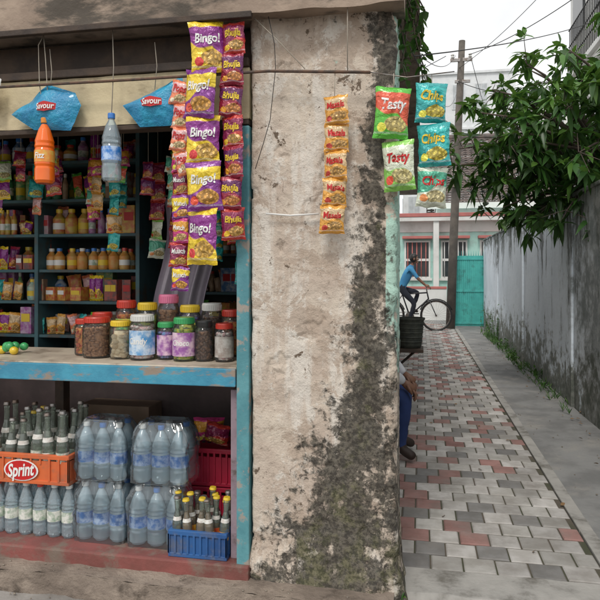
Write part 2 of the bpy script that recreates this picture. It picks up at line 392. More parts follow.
for x in(-2.9,-1.85): mb.box(x,x+.05,2.9,2.96,F,.9,darkw,.004)
mb.box(-3.5,-.76,3.25,3.28,F,.88,ubk)
mb.done('shop_counter',shop)
side=mat('side_wall',(.4,.38,.33),(.3,.28,.25),scale=3,rough=.9,bmp=.6,grime=(.1,.1,.08),gs=3)
mb=MB();mb.box(-3.7,-.0,2.42,12.5,2.86,2.96,plin,.01);mb.box(-.6,-.44,2.83,12.3,-.05,2.86,side)
mb.box(-.44,-.28,3.9,5.3,-.05,.38,edg,.01);mb.done('shop_side_wall',shop)
mb=MB();mb.tube([(-.16,3.9,-.05),(-.16,3.9,2.86)],.028,mat('pvc_pipe',(.5,.48,.42),(.4,.38,.33),rough=.5),12)
for z in(.6,1.5,2.3): mb.lathe([(.029,0),(.034,0),(.034,.04),(.029,.04)],(-.16,3.9,z),steel,12)
mb.box(-.44,-.15,3.895,3.905,1.5,1.52,steel);mb.done('drain_pipe')
# ------------------------------------------------------------ iron rod and strings
mb=MB();mb.tube([(-1.95,2.43,2.145),(-1.2,2.43,2.14),(-.6,2.43,2.14),(-.19,2.43,2.11)],.006,rust,8)
mb.tube([(-.66,2.43,2.36),(-.56,2.435,2.26),(-.45,2.43,2.14)],.002,string,5)
mb.tube([(-.6,2.43,2.36),(-.575,2.43,2.25),(-.57,2.43,2.15),(-.6,2.46,1.95),(-.63,2.46,1.85),(-.66,2.45,1.75)],.0016,black,5)
mb.tube([(-.28,2.43,2.5),(-.28,2.43,2.12)],.0022,string,5)
mb.tube([(-.19,2.43,2.11),(-.05,2.44,2.085),(.13,2.45,2.10)],.0025,steel,5)
mb.tube([(-.62,2.47,1.57),(-.52,2.47,1.56),(-.4,2.47,1.565)],.004,white,6)
mb.done('hanging_rod')
# ------------------------------------------------------------ snack strips
pA=packmat('pack_yellow_purple',(.85,.6,.03),(.26,.03,.25),(.7,.05,.05),(.85,.5,.1),.45,.3)
pA2=packmat('pack_purple',(.24,.04,.28),(.85,.62,.04),(.8,.1,.05),(.8,.4,.08),.5,-.3)
pB=packmat('pack_maroon',(.32,.02,.05),(.14,.02,.11),(.8,.35,.03),(.75,.3,.08),.5,.2)
pB2=packmat('pack_red',(.5,.04,.03),(.25,.02,.08),(.8,.5,.03),(.7,.4,.1),.4,-.2)
pC=packmat('pack_coral',(.85,.25,.12),(.8,.5,.5),(.9,.8,.6),(.8,.6,.3),.5,.1)
pC2=packmat('pack_magenta',(.6,.05,.22),(.75,.35,.04),(.9,.8,.1),(.8,.5,.2),.5,.1)
pD=packmat('pack_amber',(.75,.36,.06),(.7,.5,.28),(.5,.05,.03),(.7,.4,.12),.5,.1)
pE=packmat('pack_green_red',(.12,.52,.06),(.75,.12,.06),(.85,.8,.1),(.75,.6,.2),.45,.3)
pE2=packmat('pack_lime',(.28,.62,.12),(.7,.75,.6),(.8,.1,.05),(.7,.6,.25),.4,.2)
pF=packmat('pack_teal',(.03,.38,.38),(.03,.46,.44),(.85,.8,.1),(.8,.65,.1),.5,.2)
pF2=packmat('pack_teal_green',(.7,.75,.6),(.1,.45,.3),(.8,.3,.1),(.7,.6,.3),.45,-.2)
def strip(name,x,y,ztop,lst,topz=None,tm=white,tx='Snack',ty=.64,ov=.965,jr=.05):
    mb=MB();z=ztop
    for (w,h,mt) in lst:
        pack(mb,x+R.uniform(-.008,.008),y+R.uniform(-.012,.006),z,w,h,mt,R.uniform(-jr,jr),R.uniform(-.4,.4),tx,tm,th=min(.03,w*.17),sd=R.random()*50,ty=ty)
        z-=h*ov
    if topz: mb.tube([(x,y,ztop-.004),(x+.002,y,topz)],.0016,string,5)
    return mb.done(name)
strip('snack_packet_strip',-.862,2.395,2.345,[(.145,.205,pA),(.148,.2,pA2),(.145,.2,pA),(.148,.2,pA2),(.148,.23,pA)],tx='Bingo!',ov=.94,jr=.1)
strip('snack_packet_strip',-.748,2.425,2.342,[(.1,.13,pB if i%3 else pB2) for i in range(7)],tx='Bhujia',tm=yel_p)
strip('snack_packet_strip',-.965,2.43,2.12,[(.085,.1,pC) for i in range(4)],tx='Pops',tm=red_p,jr=.25)
strip('snack_packet_strip',-1.005,2.50,1.86,[(.085,.105,(pC2,pB2,pA2,pC2,pB2,pA2)[i]) for i in range(6)],1.95,tx='Munch')
strip('snack_packet_strip',-.332,2.435,2.025,[(.102,.112,pD) for i in range(5)],2.125,tx='Masala',tm=red_p)
mb=MB()
pack(mb,-.1,2.43,2.045,.14,.2,pE,.07,.15,'Tasty',white,.026,sd=3);pack(mb,-.085,2.44,1.84,.13,.195,pE2,-.05,-.2,'Tasty',red_p,.026,sd=8)
mb.tube([(-.1,2.43,2.04),(-.1,2.43,2.1)],.0016,string,5);mb.done('snack_packet_strip')
mb=MB()
pack(mb,.045,2.45,2.06,.125,.155,pF,.04,.2,'Chips',yel_p,.026,sd=13);pack(mb,.05,2.44,1.90,.128,.165,pF,-.03,-.2,'Chips',yel_p,.026,sd=18)
pack(mb,.05,2.46,1.735,.12,.155,pF2,.06,.15,'Chips',red_p,.026,sd=21)
mb.tube([(.045,2.45,2.055),(.045,2.45,2.095)],.0016,string,5);mb.done('snack_packet_strip')
bl=mat('blue_pack',(.03,.36,.58),(.02,.25,.48),scale=12,rough=.25,coat=.4,bmp=.9,bscale=22,bd=.016)
def bluepack(pts,c,nm,st):
    mb=MB();c=Vector(c);ring=[c+(Vector(p)-c)*1.12 for p in pts]
    out=[]
    for i in range(len(ring)):
        a_=ring[i];b_=ring[(i+1)%len(ring)]
        for k in range(6): out.append(a_.lerp(b_,k/6))
    n=len(out)
    for side_ in(1,-1):
        vs=[];lv=[0,.25,.5,.75,.92,1]
        for L in lv:
            for p in out:
                q=c.lerp(p,max(L,.001));q=q.copy();q.y-=side_*.035*(1-L**2.2)+.008*noise.noise(q*25);vs.append(q)
        fs=[(l*n+i,l*n+(i+1)%n,(l+1)*n+(i+1)%n,(l+1)*n+i) for l in range(5) for i in range(n)]
        mb.add(vs,fs,bl,True)
    mb.grid(lambda u,v:Vector((c.x+.052*(2*u-1),c.y-.046+.02*((2*u-1)**2),c.z+.02*(2*v-1)*(1.1-.5*abs(2*u-1)))),8,2,red_p)
    text(mb,st,white,lambda x,y:Vector((c.x+x,c.y-.05+.02*(x/.052)**2,c.z+y)),.085,1.2)
    mb.tube([c+Vector((0,0,.06)),c+Vector((.01,.0,.16)),c+Vector((0,0,.26))],.0018,string,5)
    mb.done(nm)
Y=2.455
bluepack([(-1.76,Y,2.03),(-1.67,Y,2.08),(-1.6,Y,2.14),(-1.48,Y,2.10),(-1.455,Y,2.05),(-1.5,Y,1.955),(-1.66,Y,1.965)],(-1.59,Y,2.045),'blue_snack_bag','Savour')
bluepack([(-1.23,Y,2.04),(-1.12,Y,2.08),(-.99,Y,2.14),(-.975,Y,2.0),(-1.03,Y,1.955),(-1.16,Y,1.955)],(-1.10,Y,2.04),'blue_snack_bag','Savour')
# ------------------------------------------------------------ bottles
def botprof(h,r,neck=.013):
    return [(0,0),(r*.8,0),(r,.012),(r,.06*h/.28),(r*.94,.07*h/.28),(r,.08*h/.28),(r,h*.3),(r,h*.5),(r*.93,h*.53),(r,h*.56),(r*.94,h*.6),(r*.97,h*.64),(r*.6,h*.82),(neck,h*.9),(neck,h*.93)]
def bottle(mb,c,h,r,shell,liq=None,cap=lidb,label=None,seg=18):
    pr=botprof(h,r);mb.lathe(pr,c,shell,seg)
    mb.lathe([(.0145,h*.92),(.0155,h*.93),(.0155,h*.985),(.0145,h),(0,h)],c,cap,14)
    if label: mb.lathe([(r*1.012,h*.3),(r*1.012,h*.5)],c,label,seg)
mb=MB()
pr=botprof(.285,.042);ms=[orange_l if z_<.24 else clearp for r_,z_ in pr];mb.lathe(pr,(-1.605,2.44,1.715),orange_l,28,None,ms)
mb.lathe([(.0145,.262),(.0155,.265),(.0155,.281),(.0145,.285),(0,.285)],(-1.605,2.44,1.715),mat('cap_orange',(.85,.3,.03),rough=.3),14)
mb.lathe([(.0425,.09),(.0428,.14)],(-1.605,2.44,1.715),mat('orange_label',(.85,.3,.05),(.8,.5,.1),scale=40,rough=.3),28)
text(mb,'Fizz',white,lambda x,y:Vector((-1.605+x,2.44-.0445+ (x*x)*10,1.83+y)),.045,1.3)
mb.tube([(-1.605,2.44,1.98),(-1.59,2.44,2.1),(-1.6,2.44,2.25),(-1.61,2.44,2.36)],.002,string,5)
mb.tube([(-1.605,2.44,1.99),(-1.63,2.44,2.15),(-1.635,2.44,2.32),(-1.61,2.44,2.36)],.002,string,5);mb.done('soft_drink_bottle')
watl=mat('water_label',(.03,.2,.6),(.5,.65,.88),scale=35,rough=.3)
mb=MB();bottle(mb,(-1.29,2.44,1.715),.29,.041,petc,None,lidb,watl,24)
mb.tube([(-1.29,2.44,1.99),(-1.28,2.44,2.2),(-1.285,2.44,2.36)],.002,string,5);mb.done('water_bottle')
mb=MB();pack(mb,-1.87,2.44,2.19,.1,.13,white,.1,.2,None,None,.02,sd=4);mb.tube([(-1.87,2.44,2.18),(-1.88,2.44,2.36)],.002,string);mb.done('white_packet')
def wpack(x0,x1,y0,z0,h=.268):
    mb=MB();dx=(x1-x0)/3;r=min(dx/2*.97,.043)
    for i in range(3):
        for j in range(2):
            bottle(mb,(x0+dx*(i+.5)+R.uniform(-.003,.003),y0+.045+j*.088,z0+.003),h-.012-R.uniform(0,.006),r,pet,None,lidb if j+i&1 else lidw,watl if j==0 else None,16)
    sd=R.random()*30
    def f(u,v):
        a=2*math.pi*u;cx,cy=(x0+x1)/2,y0+.09;e=.32
        sx=math.copysign(abs(math.cos(a))**e,math.cos(a));sy=math.copysign(abs(math.sin(a))**e,math.sin(a))
        k=1.0 if v<.72 else 1-.3*((v-.72)/.28)**1.6
        w=.009*noise.noise(Vector((math.cos(a)*3,math.sin(a)*3,v*5+sd)))+.009*abs(noise.noise(Vector((math.cos(a)*7+v*6,math.sin(a)*7,v*12+sd))))
        bul=.006*abs(math.sin(sx*4.7))
        return Vector((cx+sx*((x1-x0)/2+.002)*k+sx*w,cy+sy*.095*k+sy*(w-bul),z0+v*h*1.01))
    mb.grid(f,90,26,film);mb.grid(lambda u,v:Vector((f(u,1).x*(1-v)+(x0+x1)/2*v,f(u,1).y*(1-v)+(y0+.09)*v,z0+h*1.01-.012*math.sin(v*3))),90,4,film)
    mb.done('water_bottle_pack')
for z in(F+.001,F+.273):
    wpack(-1.548,-1.302,2.56+(.01 if z>.2 else 0),z);wpack(-1.285+(.012 if z>.2 else 0),-1.02+(.012 if z>.2 else 0),2.555+(.015 if z>.2 else 0),z)
def crate(name,x0,x1,y0,y1,z0,z1,mt,txt=None,oval=None):
    mb=MB();tw=.01;h=z1-z0
    mb.box(x0,x1,y0,y1,z0,z0+.01,mt,.003)
    for (a0,a1,b0,b1) in((x0,x1,y0,y0+tw),(x0,x1,y1-tw,y1),(x0,x0+tw,y0+tw,y1-tw),(x1-tw,x1,y0+tw,y1-tw)):
        mb.box(a0+.003,a1-.003,b0+.003,b1-.003,z0+.012,z0+h*.78,mt)
        mb.box(a0-.004,a1+.004,b0-.004,b1+.004,z1-.022,z1,mt,.004)
        mb.box(a0-.003,a1+.003,b0-.003,b1+.003,z0,z0+.018,mt,.003)
    n=9
    for i in range(n+1):
        x=x0+(x1-x0)*i/n
        if txt and abs(x-(x0+x1)/2)<.11 : 
            mb.box(x-.004,x+.004,y0-.002,y0+.006,z1-.045,z1-.018,mt);continue
        mb.box(x-.005,x+.005,y0-.005,y0+.004,z0+.015,z1-.015,mt,.002);mb.box(x-.005,x+.005,y1-.004,y1+.005,z0+.015,z1-.015,mt,.002)
    for j in range(6):
        y=y0+(y1-y0)*j/5
        mb.box(x0-.005,x0+.004,y-.005,y+.005,z0+.015,z1-.015,mt,.002);mb.box(x1-.004,x1+.005,y-.005,y+.005,z0+.015,z1-.015,mt,.002)
    if txt:
        cx=(x0+x1)/2 if oval is None else oval;cz=z0+h*.45
        for rr,mm,yy in((1,white,.0065),(.9,red_p,.009)):
            vs=[(cx+.088*rr*math.cos(a/24*2*math.pi),y0-yy,cz+h*.36*rr*math.sin(a/24*2*math.pi)) for a in range(24)];mb.add(vs,[tuple(range(24))],mm)
        text(mb,txt,white,lambda x,y:Vector((cx+x,y0-.0115,cz+y+x*.12)),.135,1.5,.03)
    return mb
orc=mat('orange_crate_plastic',(.68,.15,.045),(.54,.12,.045),scale=5,rough=.5,grime=(.28,.16,.1),gs=10,glo=.5,ghi=.74)
bluc=mat('blue_crate_plastic',(.03,.12,.33),(.02,.08,.24),scale=5,rough=.5,grime=(.13,.15,.2),gs=10,glo=.48,ghi=.72)
redc=mat('red_crate_plastic',(.5,.02,.06),(.4,.02,.05),scale=5,rough=.4)
glab=mat('bottle_label',(.75,.75,.7),(.3,.4,.3),scale=40,rough=.5)
nlab=mat('neck_label',(.8,.8,.76),(.6,.55,.5),scale=60,rough=.5)
yellab=mat('yellow_label',(.75,.45,.05),(.65,.1,.04),scale=35,rough=.5)
def glassb(mb,c,h=.285,r=.03,liq=None,lab=glab,cap=steel,M=None):
    pr=[(0,0),(r*.9,0),(r,.008),(r,h*.12),(r*.9,h*.25),(r,h*.42),(r*.98,h*.52),(r*.45,h*.75),(.0125,h*.9),(.014,h*.93),(.0125,h*.94),(.013,h*.97)]
    mb.lathe(pr,c,glassg,14,M)
    if liq: 
        q=[(a_*.9,max(z_,.005)) for a_,z_ in pr if z_<h*.78];q.append((.001,q[-1][1]));mb.lathe(q,c,liq,12,M)
    mb.lathe([(r*.95,h*.27),(r*1.01,h*.42)],c,lab,14,M);mb.lathe([(r*.86,h*.573),(r*.72,h*.64)],c,nlab,14,M)
    mb.lathe([(.016,h*.955),(.0165,h*.965),(.0135,h),(0,h)],c,cap,14,M)
dimliq=mat('dark_liquid',(.1,.1,.09),(.06,.06,.055),rough=.1)
colal=mat('amber_liquid',(.4,.16,.03),(.25,.09,.02),rough=.15)
crate('soft_drink_crate',-1.99,-1.565,2.56,2.86,.358,.495,orc,'Sprint',-1.80).done('soft_drink_crate')
mb=MB()
for i in range(6):
    for j in range(4):
        T_=Matrix.Rotation(R.uniform(-.08,.08),4,'Y')@Matrix.Rotation(R.uniform(-.06,.06),4,'X')
        glassb(mb,(-1.955+i*.068,2.595+j*.07,.37),.29+R.uniform(-.02,.05),.03,dimliq if R.random()<.2 else None,glab,steel if R.random()<.85 else lidy,T_)
mb.done('glass_bottles')
crate('bottle_crate',-1.055,-.80,2.50,2.68,F+.001,F+.115,bluc).done('bottle_crate')
mb=MB()
for i in range(5):
    for j in range(3): glassb(mb,(-1.03+i*.051,2.53+j*.057,F+.012),.21+R.uniform(0,.04),.022,colal if (i+j)%4 else None,yellab,lidy if (i+j)%3 else steel,Matrix.Rotation(R.uniform(-.1,.1),4,'Y'))
mb.done('glass_bottles')
crate('red_crate',-1.13,-.85,2.86,3.1,F+.001,.29,redc).done('red_crate')
crate('red_crate',-1.13,-.85,2.86,3.1,.295,.475,redc).done('red_crate')
mb=MB();pack(mb,-1.04,2.97,.60,.16,.12,pC2,0,.2,None,None,.05,sd=2);pack(mb,-.97,2.92,.585,.14,.1,pB2,.2,-.2,None,None,.05,sd=5);mb.done('snack_packets')
mb=MB()
for i in range(6):
    for j in range(3): bottle(mb,(-1.95+i*.073,2.6+j*.078,F+.001),.24,.034,petc,None,lidr if i%3==0 else lidw,glab,14)
mb.box(-1.99,-1.565,2.57,2.86,.355,.3575,darkw);mb.done('plastic_bottles')
# ------------------------------------------------------------ jars
nutc=[mat('nuts_brown',(.5,.25,.12),(.33,.16,.07),scale=60,rough=.6),mat('biscuit_cream',(.8,.68,.48),(.65,.5,.32),scale=50,rough=.7),mat('candy_purple',(.35,.08,.35),(.2,.35,.65),scale=70,rough=.3),
 mat('candy_green',(.2,.45,.1),(.65,.55,.05),scale=70,rough=.3),mat('candy_red',(.6,.07,.05),(.7,.35,.05),scale=70,rough=.3),mat('choc_dark',(.1,.05,.035),(.25,.12,.06),scale=60,rough=.4),mat('candy_white',(.75,.75,.7),(.65,.35,.35),scale=70,rough=.4)]
def jar(x,y,r,h,lid,cont,label=None,ps_=.011,z=.931,fill=.82):
    mb=MB()
    pr=[(0,.002),(r*.93,.002),(r,.01),(r,h*.74),(r*.97,h*.79),(r*.82,h*.85),(r*.8,h*.87)]
    mb.lathe(pr,(x,y,z),clearp,28)
    L=[(r*.84,h*.85),(r*.9,h*.86),(r*.9,h*.97),(r*.86,h),(r*.6,h*1.002),(0,h*.995)]
    mb.lathe(L,(x,y,z),lid,28)
    for k in range(28):
        a_=k/28*2*math.pi;mb.box(-.0012,.0012,-.001,.0015,h*.87,h*.965,lid,0,Matrix.Translation((x+r*.9*math.cos(a_),y+r*.9*math.sin(a_),z))@Matrix.Rotation(a_,4,'Z'))
    rr=r-.006-ps_*.6;mb.lathe([(rr*.9,.008),(rr*.9,h*fill*.9),(0,h*fill*.9)],(x,y,z),cont,14)
    k=int(2*math.pi*rr/(ps_*1.7))*int(h*fill/(ps_*1.5))
    for i in range(min(k,260)):
        a_=R.uniform(0,2*math.pi);zz=R.uniform(.012,h*fill*.9)
        mb.sphere((x+rr*math.cos(a_),y+rr*math.sin(a_),z+zz),(ps_*R.uniform(.7,1.1),ps_*R.uniform(.7,1.1),ps_*R.uniform(.5,1)),cont,6,4)
    if label: mb.lathe([(r*1.012,h*.12),(r*1.012,h*.66)],(x,y,z),label[0],28)
    if label and label[1]: text(mb,label[1],white,lambda px,py:Vector((x+r*1.03*math.sin(px/r),y-r*1.03*math.cos(px/r),z+h*.42+py)),r*1.5,1.2)
    mb.done('plastic_jar')
blab=mat('jar_label_blue',(.08,.3,.6),(.6,.7,.8),scale=25,rough=.4)
greenl=mat('jar_label_green',(.12,.45,.18),(.65,.65,.12),scale=25,rough=.4)
purl=mat('jar_label_purple',(.3,.1,.35),(.75,.55,.65),scale=25,rough=.4)
jar(-1.59,2.74,.045,.175,lidr,nutc[4],None,.009);jar(-1.49,2.68,.066,.19,lidr,nutc[0],None,.009)
jar(-1.36,2.66,.05,.175,lidy,nutc[1],None,.017);jar(-1.248,2.65,.058,.205,lidw,nutc[6],(blab,'Candy'))
jar(-1.145,2.68,.042,.17,lidg,nutc[2],(purl,None));jar(-1.045,2.65,.052,.195,lidg,nutc[3],(purl,'Choco'))
jar(-.955,2.66,.042,.18,mat('lid_black',(.03,.03,.03),rough=.3),nutc[5]);jar(-.86,2.66,.042,.17,lidr,nutc[6],(mat('jar_label_grey',(.5,.48,.45),(.3,.25,.22),scale=30,rough=.5),None))
bx=[(-1.55,lidr,nutc[1],.2),(-1.42,lidr,nutc[4],.26),(-1.31,lidy,nutc[3],.25),(-1.2,lidp,nutc[0],.29),(-1.09,lidy,nutc[2],.24),(-.98,lidw,nutc[5],.25),(-.88,lidr,nutc[4],.22)]
for i,(x,l,c_,h_) in enumerate(bx): jar(x,2.84,.052,h_,l,c_,(greenl,None) if i%3==1 else None)
# ------------------------------------------------------------ interior stock
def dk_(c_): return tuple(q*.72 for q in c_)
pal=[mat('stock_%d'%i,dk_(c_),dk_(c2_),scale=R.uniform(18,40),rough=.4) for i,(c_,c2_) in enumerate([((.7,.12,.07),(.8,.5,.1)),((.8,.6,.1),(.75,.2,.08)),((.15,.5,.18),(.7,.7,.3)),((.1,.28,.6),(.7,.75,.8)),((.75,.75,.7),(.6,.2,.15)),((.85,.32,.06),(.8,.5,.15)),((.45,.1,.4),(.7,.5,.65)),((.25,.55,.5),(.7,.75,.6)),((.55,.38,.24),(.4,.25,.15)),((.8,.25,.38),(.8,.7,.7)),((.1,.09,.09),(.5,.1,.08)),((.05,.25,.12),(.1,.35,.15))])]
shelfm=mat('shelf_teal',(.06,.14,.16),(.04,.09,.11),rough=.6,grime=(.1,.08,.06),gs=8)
mb=MB()
zs1=[.95,1.155,1.345,1.56,1.77,2.0];zs2=[.95,1.2,1.45,1.7,1.95]
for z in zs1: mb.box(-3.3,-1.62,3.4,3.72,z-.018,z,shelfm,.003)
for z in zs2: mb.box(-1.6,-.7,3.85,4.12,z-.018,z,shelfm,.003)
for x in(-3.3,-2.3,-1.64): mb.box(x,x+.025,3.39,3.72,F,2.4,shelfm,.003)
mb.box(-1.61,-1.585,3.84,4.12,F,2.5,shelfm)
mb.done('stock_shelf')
mb=MB()
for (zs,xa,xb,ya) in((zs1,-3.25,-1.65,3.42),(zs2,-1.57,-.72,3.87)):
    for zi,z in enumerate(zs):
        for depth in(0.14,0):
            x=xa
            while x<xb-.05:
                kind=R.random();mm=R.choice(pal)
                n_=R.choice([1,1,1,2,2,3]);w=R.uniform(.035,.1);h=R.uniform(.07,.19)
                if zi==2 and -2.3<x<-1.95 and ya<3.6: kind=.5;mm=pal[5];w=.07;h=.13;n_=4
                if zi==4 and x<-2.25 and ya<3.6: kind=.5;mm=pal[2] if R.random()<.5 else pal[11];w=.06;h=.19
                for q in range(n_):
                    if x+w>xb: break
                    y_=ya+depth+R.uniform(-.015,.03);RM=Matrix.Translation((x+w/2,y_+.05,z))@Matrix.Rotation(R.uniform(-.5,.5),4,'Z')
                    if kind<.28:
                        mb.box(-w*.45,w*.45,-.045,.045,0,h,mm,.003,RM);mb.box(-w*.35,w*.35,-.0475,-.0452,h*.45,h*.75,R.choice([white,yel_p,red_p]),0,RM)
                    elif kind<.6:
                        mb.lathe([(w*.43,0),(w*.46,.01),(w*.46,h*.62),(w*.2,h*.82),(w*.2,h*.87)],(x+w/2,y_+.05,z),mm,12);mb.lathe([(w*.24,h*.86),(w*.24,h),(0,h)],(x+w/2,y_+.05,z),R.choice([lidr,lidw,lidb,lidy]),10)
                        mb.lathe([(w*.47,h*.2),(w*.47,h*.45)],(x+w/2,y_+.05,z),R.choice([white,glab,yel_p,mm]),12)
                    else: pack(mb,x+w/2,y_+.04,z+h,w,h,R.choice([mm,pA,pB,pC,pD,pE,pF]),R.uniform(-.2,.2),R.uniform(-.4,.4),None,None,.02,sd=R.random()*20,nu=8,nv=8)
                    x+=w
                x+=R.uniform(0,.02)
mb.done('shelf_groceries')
mb=MB()
pm=[pA,pB,pC,pC2,pD,pE,pE2,pF,pF2,pB2]
for (x,y,zt,n_) in ((-2.15,3.2,1.95,3),(-2.02,3.2,1.97,2),(-1.93,3.0,1.95,2),(-1.8,3.2,1.96,4),(-1.72,3.1,1.95,3),(-1.62,3.1,1.93,5),(-1.53,3.0,1.97,2),(-1.38,3.0,1.9,2),(-1.2,2.9,1.9,3),(-1.12,2.9,1.88,2),(-1.03,2.8,1.8,5),(-1.46,3.3,1.95,5),(-1.3,3.2,1.9,4),(-2.3,3.1,1.95,2),(-.93,3.0,1.85,4),(-.85,2.95,1.8,5),(-1.1,3.3,1.8,6),(-2.08,2.95,1.97,2),(-1.86,2.9,1.97,1),(-1.25,3.1,1.97,2),(-2.4,3.2,1.95,3),(-1.67,3.3,1.97,4)):
    z=zt;mm=R.choice(pm);w=R.uniform(.06,.1)
    mb.tube([(x,y,zt-.01),(x,y,2.69)],.0016,string,4)
    for i in range(n_): pack(mb,x,y,z,w,w*1.15,mm if R.random()<.7 else R.choice(pm),R.uniform(-.15,.15),R.uniform(-.5,.5),None,None,.015,sd=i+x,nu=8,nv=8);z-=w*1.13
mb.done('sachet_strips')
cloth=mat('mauve_cloth',(.55,.5,.56),(.4,.36,.42),scale=4,rough=.9,bmp=.2)
mb=MB();mb.grid(lambda u,v:Vector((-1.42+.3*u+.03*math.sin(v*5)-.05*v,3.3+.03*math.sin(u*22)+.015*math.sin(u*47),1.75-.7*v)),50,20,cloth);mb.tube([(-1.5,3.3,1.76),(-1.05,3.3,1.76)],.006,rust);mb.done('hanging_cloth')
mb=MB();mb.box(-1.8,-1.4,3.05,3.22,F,.62,mat('carton',(.2,.14,.1),(.14,.1,.07),rough=.9),.005);mb.box(-1.75,-1.45,3.04,3.05,.3,.36,mauve);mb.done('cardboard_box')
mb=MB()
for i in range(12): mb.sphere((-2.0+R.uniform(-.06,.1),2.72+R.uniform(-.05,.05),.95+.01*(i%3)),(.022,.02,.02),lidg if i%3 else lidy,10,8)
mb.done('limes')
# ------------------------------------------------------------ RIGHT WALL
m,t,b=nt('boundary_wall_paint');p=pos(t);sx=N(t,'ShaderNodeSeparateXYZ');t.links.new(p,sx.inputs[0]);Z=sx.outputs[2];Yv=sx.outputs[1]
n1=nz(t,p,1.3,7,.65);n2=nz(t,pos(t,(2.2,1.6,.3)),2.6,8,.78);n3=nz(t,p,14,6,.7);n5=nz(t,p,5,7,.72)
c=mixc(t,ramp(t,n1,.4,.65),(.8,.87,.94),(.7,.77,.84))
st1=ramp(t,mth(t,'ADD',n2,mth(t,'MULTIPLY',ramp(t,Z,1.0,2.1),.12)),.58,.66)
c=mixc(t,mth(t,'MULTIPLY',st1,.85),c,(.08,.085,.075))
tp_=ramp(t,mth(t,'ADD',mth(t,'MULTIPLY',mth(t,'SUBTRACT',n5,.5),1.4),Z),1.85,2.1);c=mixc(t,mth(t,'MULTIPLY',tp_,.88),c,(.05,.06,.04))
lo=ramp(t,mth(t,'ADD',mth(t,'MULTIPLY',mth(t,'SUBTRACT',n5,.5),2.6),Z),.6,.25)
c=mixc(t,mth(t,'MULTIPLY',lo,.88),c,mixc(t,ramp(t,n3,.4,.6),(.07,.08,.05),(.2,.2,.16)))
nr=ramp(t,mth(t,'ADD',Yv,mth(t,'MULTIPLY',mth(t,'SUBTRACT',n5,.5),3)),6.9,5.8)
c=mixc(t,mth(t,'MULTIPLY',nr,.8),c,mixc(t,ramp(t,n5,.4,.6),(.07,.08,.06),(.28,.28,.26)))
c=mixc(t,ramp(t,n3,.6,.7,0,.4),c,(.45,.45,.43))
t.links.new(c,b.inputs['Base Color']);b.inputs['Roughness'].default_value=.92;bump(t,b,mth(t,'ADD',n3,n5),.5,.012);wallm=m
mb=MB()
mb.grid(lambda u,v:Vector((1.485+.012*noise.noise(Vector((u*14,v*3,1))),1.0+u*14.3,-.06+v*2.13+.012*noise.noise(Vector((u*40,0,4)))*(v>.99))),200,30,wallm)
mb.box(1.50,1.63,1.0,15.3,-.06,2.06,wallm)
y=1.
while y<15.2: mb.box(1.468,1.67,y,min(y+1.6,15.3),2.065,2.1+R.uniform(-.008,.008),wallm,.012);y+=1.603
for y in(6.5,9.5,12.5): mb.box(1.46,1.5,y,y+.22,-.05,2.06,wallm,.008)
mb.done('boundary_wall')
tg=mat('teal_gate_paint',(.1,.55,.5),(.08,.46,.43),scale=5,rough=.45,grime=(.07,.3,.28),gs=6)
mb=MB();gy=15.4
mb.box(.84,1.52,gy,gy+.03,.03,1.72,tg)
for i in range(15): x=.86+i*.045;mb.box(x,x+.02,gy-.016,gy,.05,1.7,tg)
for z in(.08,.85,1.62): mb.box(.84,1.52,gy-.026,gy-.004,z,z+.05,tg,.003)
mb.box(.76,.84,gy-.05,gy+.08,-.05,1.85,tg,.01);mb.box(1.52,1.62,gy-.05,gy+.08,-.05,1.95,tg,.01)
for i in range(12): mb.tube([(.87+i*.056,gy+.015,1.72),(.87+i*.056,gy+.015,1.84)],[.008,.002],tg,5)
mb.done('metal_gate')
# ------------------------------------------------------------ FAR BUILDINGS
wh=mat('white_plaster',(.8,.8,.78),(.72,.72,.7),scale=1.5,rough=.9,grime=(.48,.47,.44),gs=1.5,glo=.52,ghi=.8)
pk=mat('red_trim',(.55,.18,.16),(.45,.16,.15),rough=.7)
mint=mat('mint_paint',(.48,.76,.69),(.42,.68,.62),scale=2,rough=.7,grime=(.36,.5,.46),gs=2)
tile=mat('clay_tile',(.19,.15,.135),(.13,.115,.11),scale=6,rough=.9,grime=(.09,.085,.08),gs=3,bmp=.6)
wind=mat('dark_window',(.06,.065,.07),rough=.15)
mb=MB();fy0=18.6
mb.box(-6,3.2,fy0,fy0+4,-.05,2.95,mint);mb.box(-6,3.2,fy0-.03,fy0,-.05,.5,wh)
mb.box(-6.2,3.4,fy0-.35,fy0+.2,2.8,2.92,wh,.01);mb.box(-6.2,3.4,fy0-.37,fy0+.2,2.924,3.03,pk,.01);mb.box(-6,3.2,fy0-.035,fy0,2.5,2.8,wh)
for x in(-2.6,-.45,.6,1.7):
    mb.box(x,x+.75,fy0-.04,fy0+.01,1.15,2.25,wh);mb.box(x+.05,x+.7,fy0-.05,fy0-.039,1.2,2.2,wind)
    for k in range(5): mb.tube([(x+.1+k*.13,fy0-.07,1.2),(x+.1+k*.13,fy0-.07,2.2)],.016,pk if x<0 else wh,6)
    mb.box(x+.05,x+.7,fy0-.08,fy0-.06,1.65,1.72,wh);mb.box(x-.06,x+.81,fy0-.25,fy0,2.3,2.38,pk,.01);mb.box(x-.05,x+.8,fy0-.08,fy0-.001,1.08,1.15,wh)
for x in(.38,2.6): mb.box(x,x+.16,fy0-.3,fy0-.14,-.05,2.8,wh,.01)
mb.done('mint_bungalow')
mb=MB();mb.box(-6,.74,17.9,18.02,-.05,.85,wh,.01);mb.box(-6,.74,17.88,18.04,.853,.92,pk,.008);mb.done('compound_wall')
mb=MB();hx0,hx1,hy0,hy1=.25,4.6,20.2,25.4;z0_,zr=3.5,6.1
mb.box(hx0+.3,hx1-.3,hy0+.5,hy1-.5,0,z0_+.1,wh)
ym=(hy0+hy1)/2
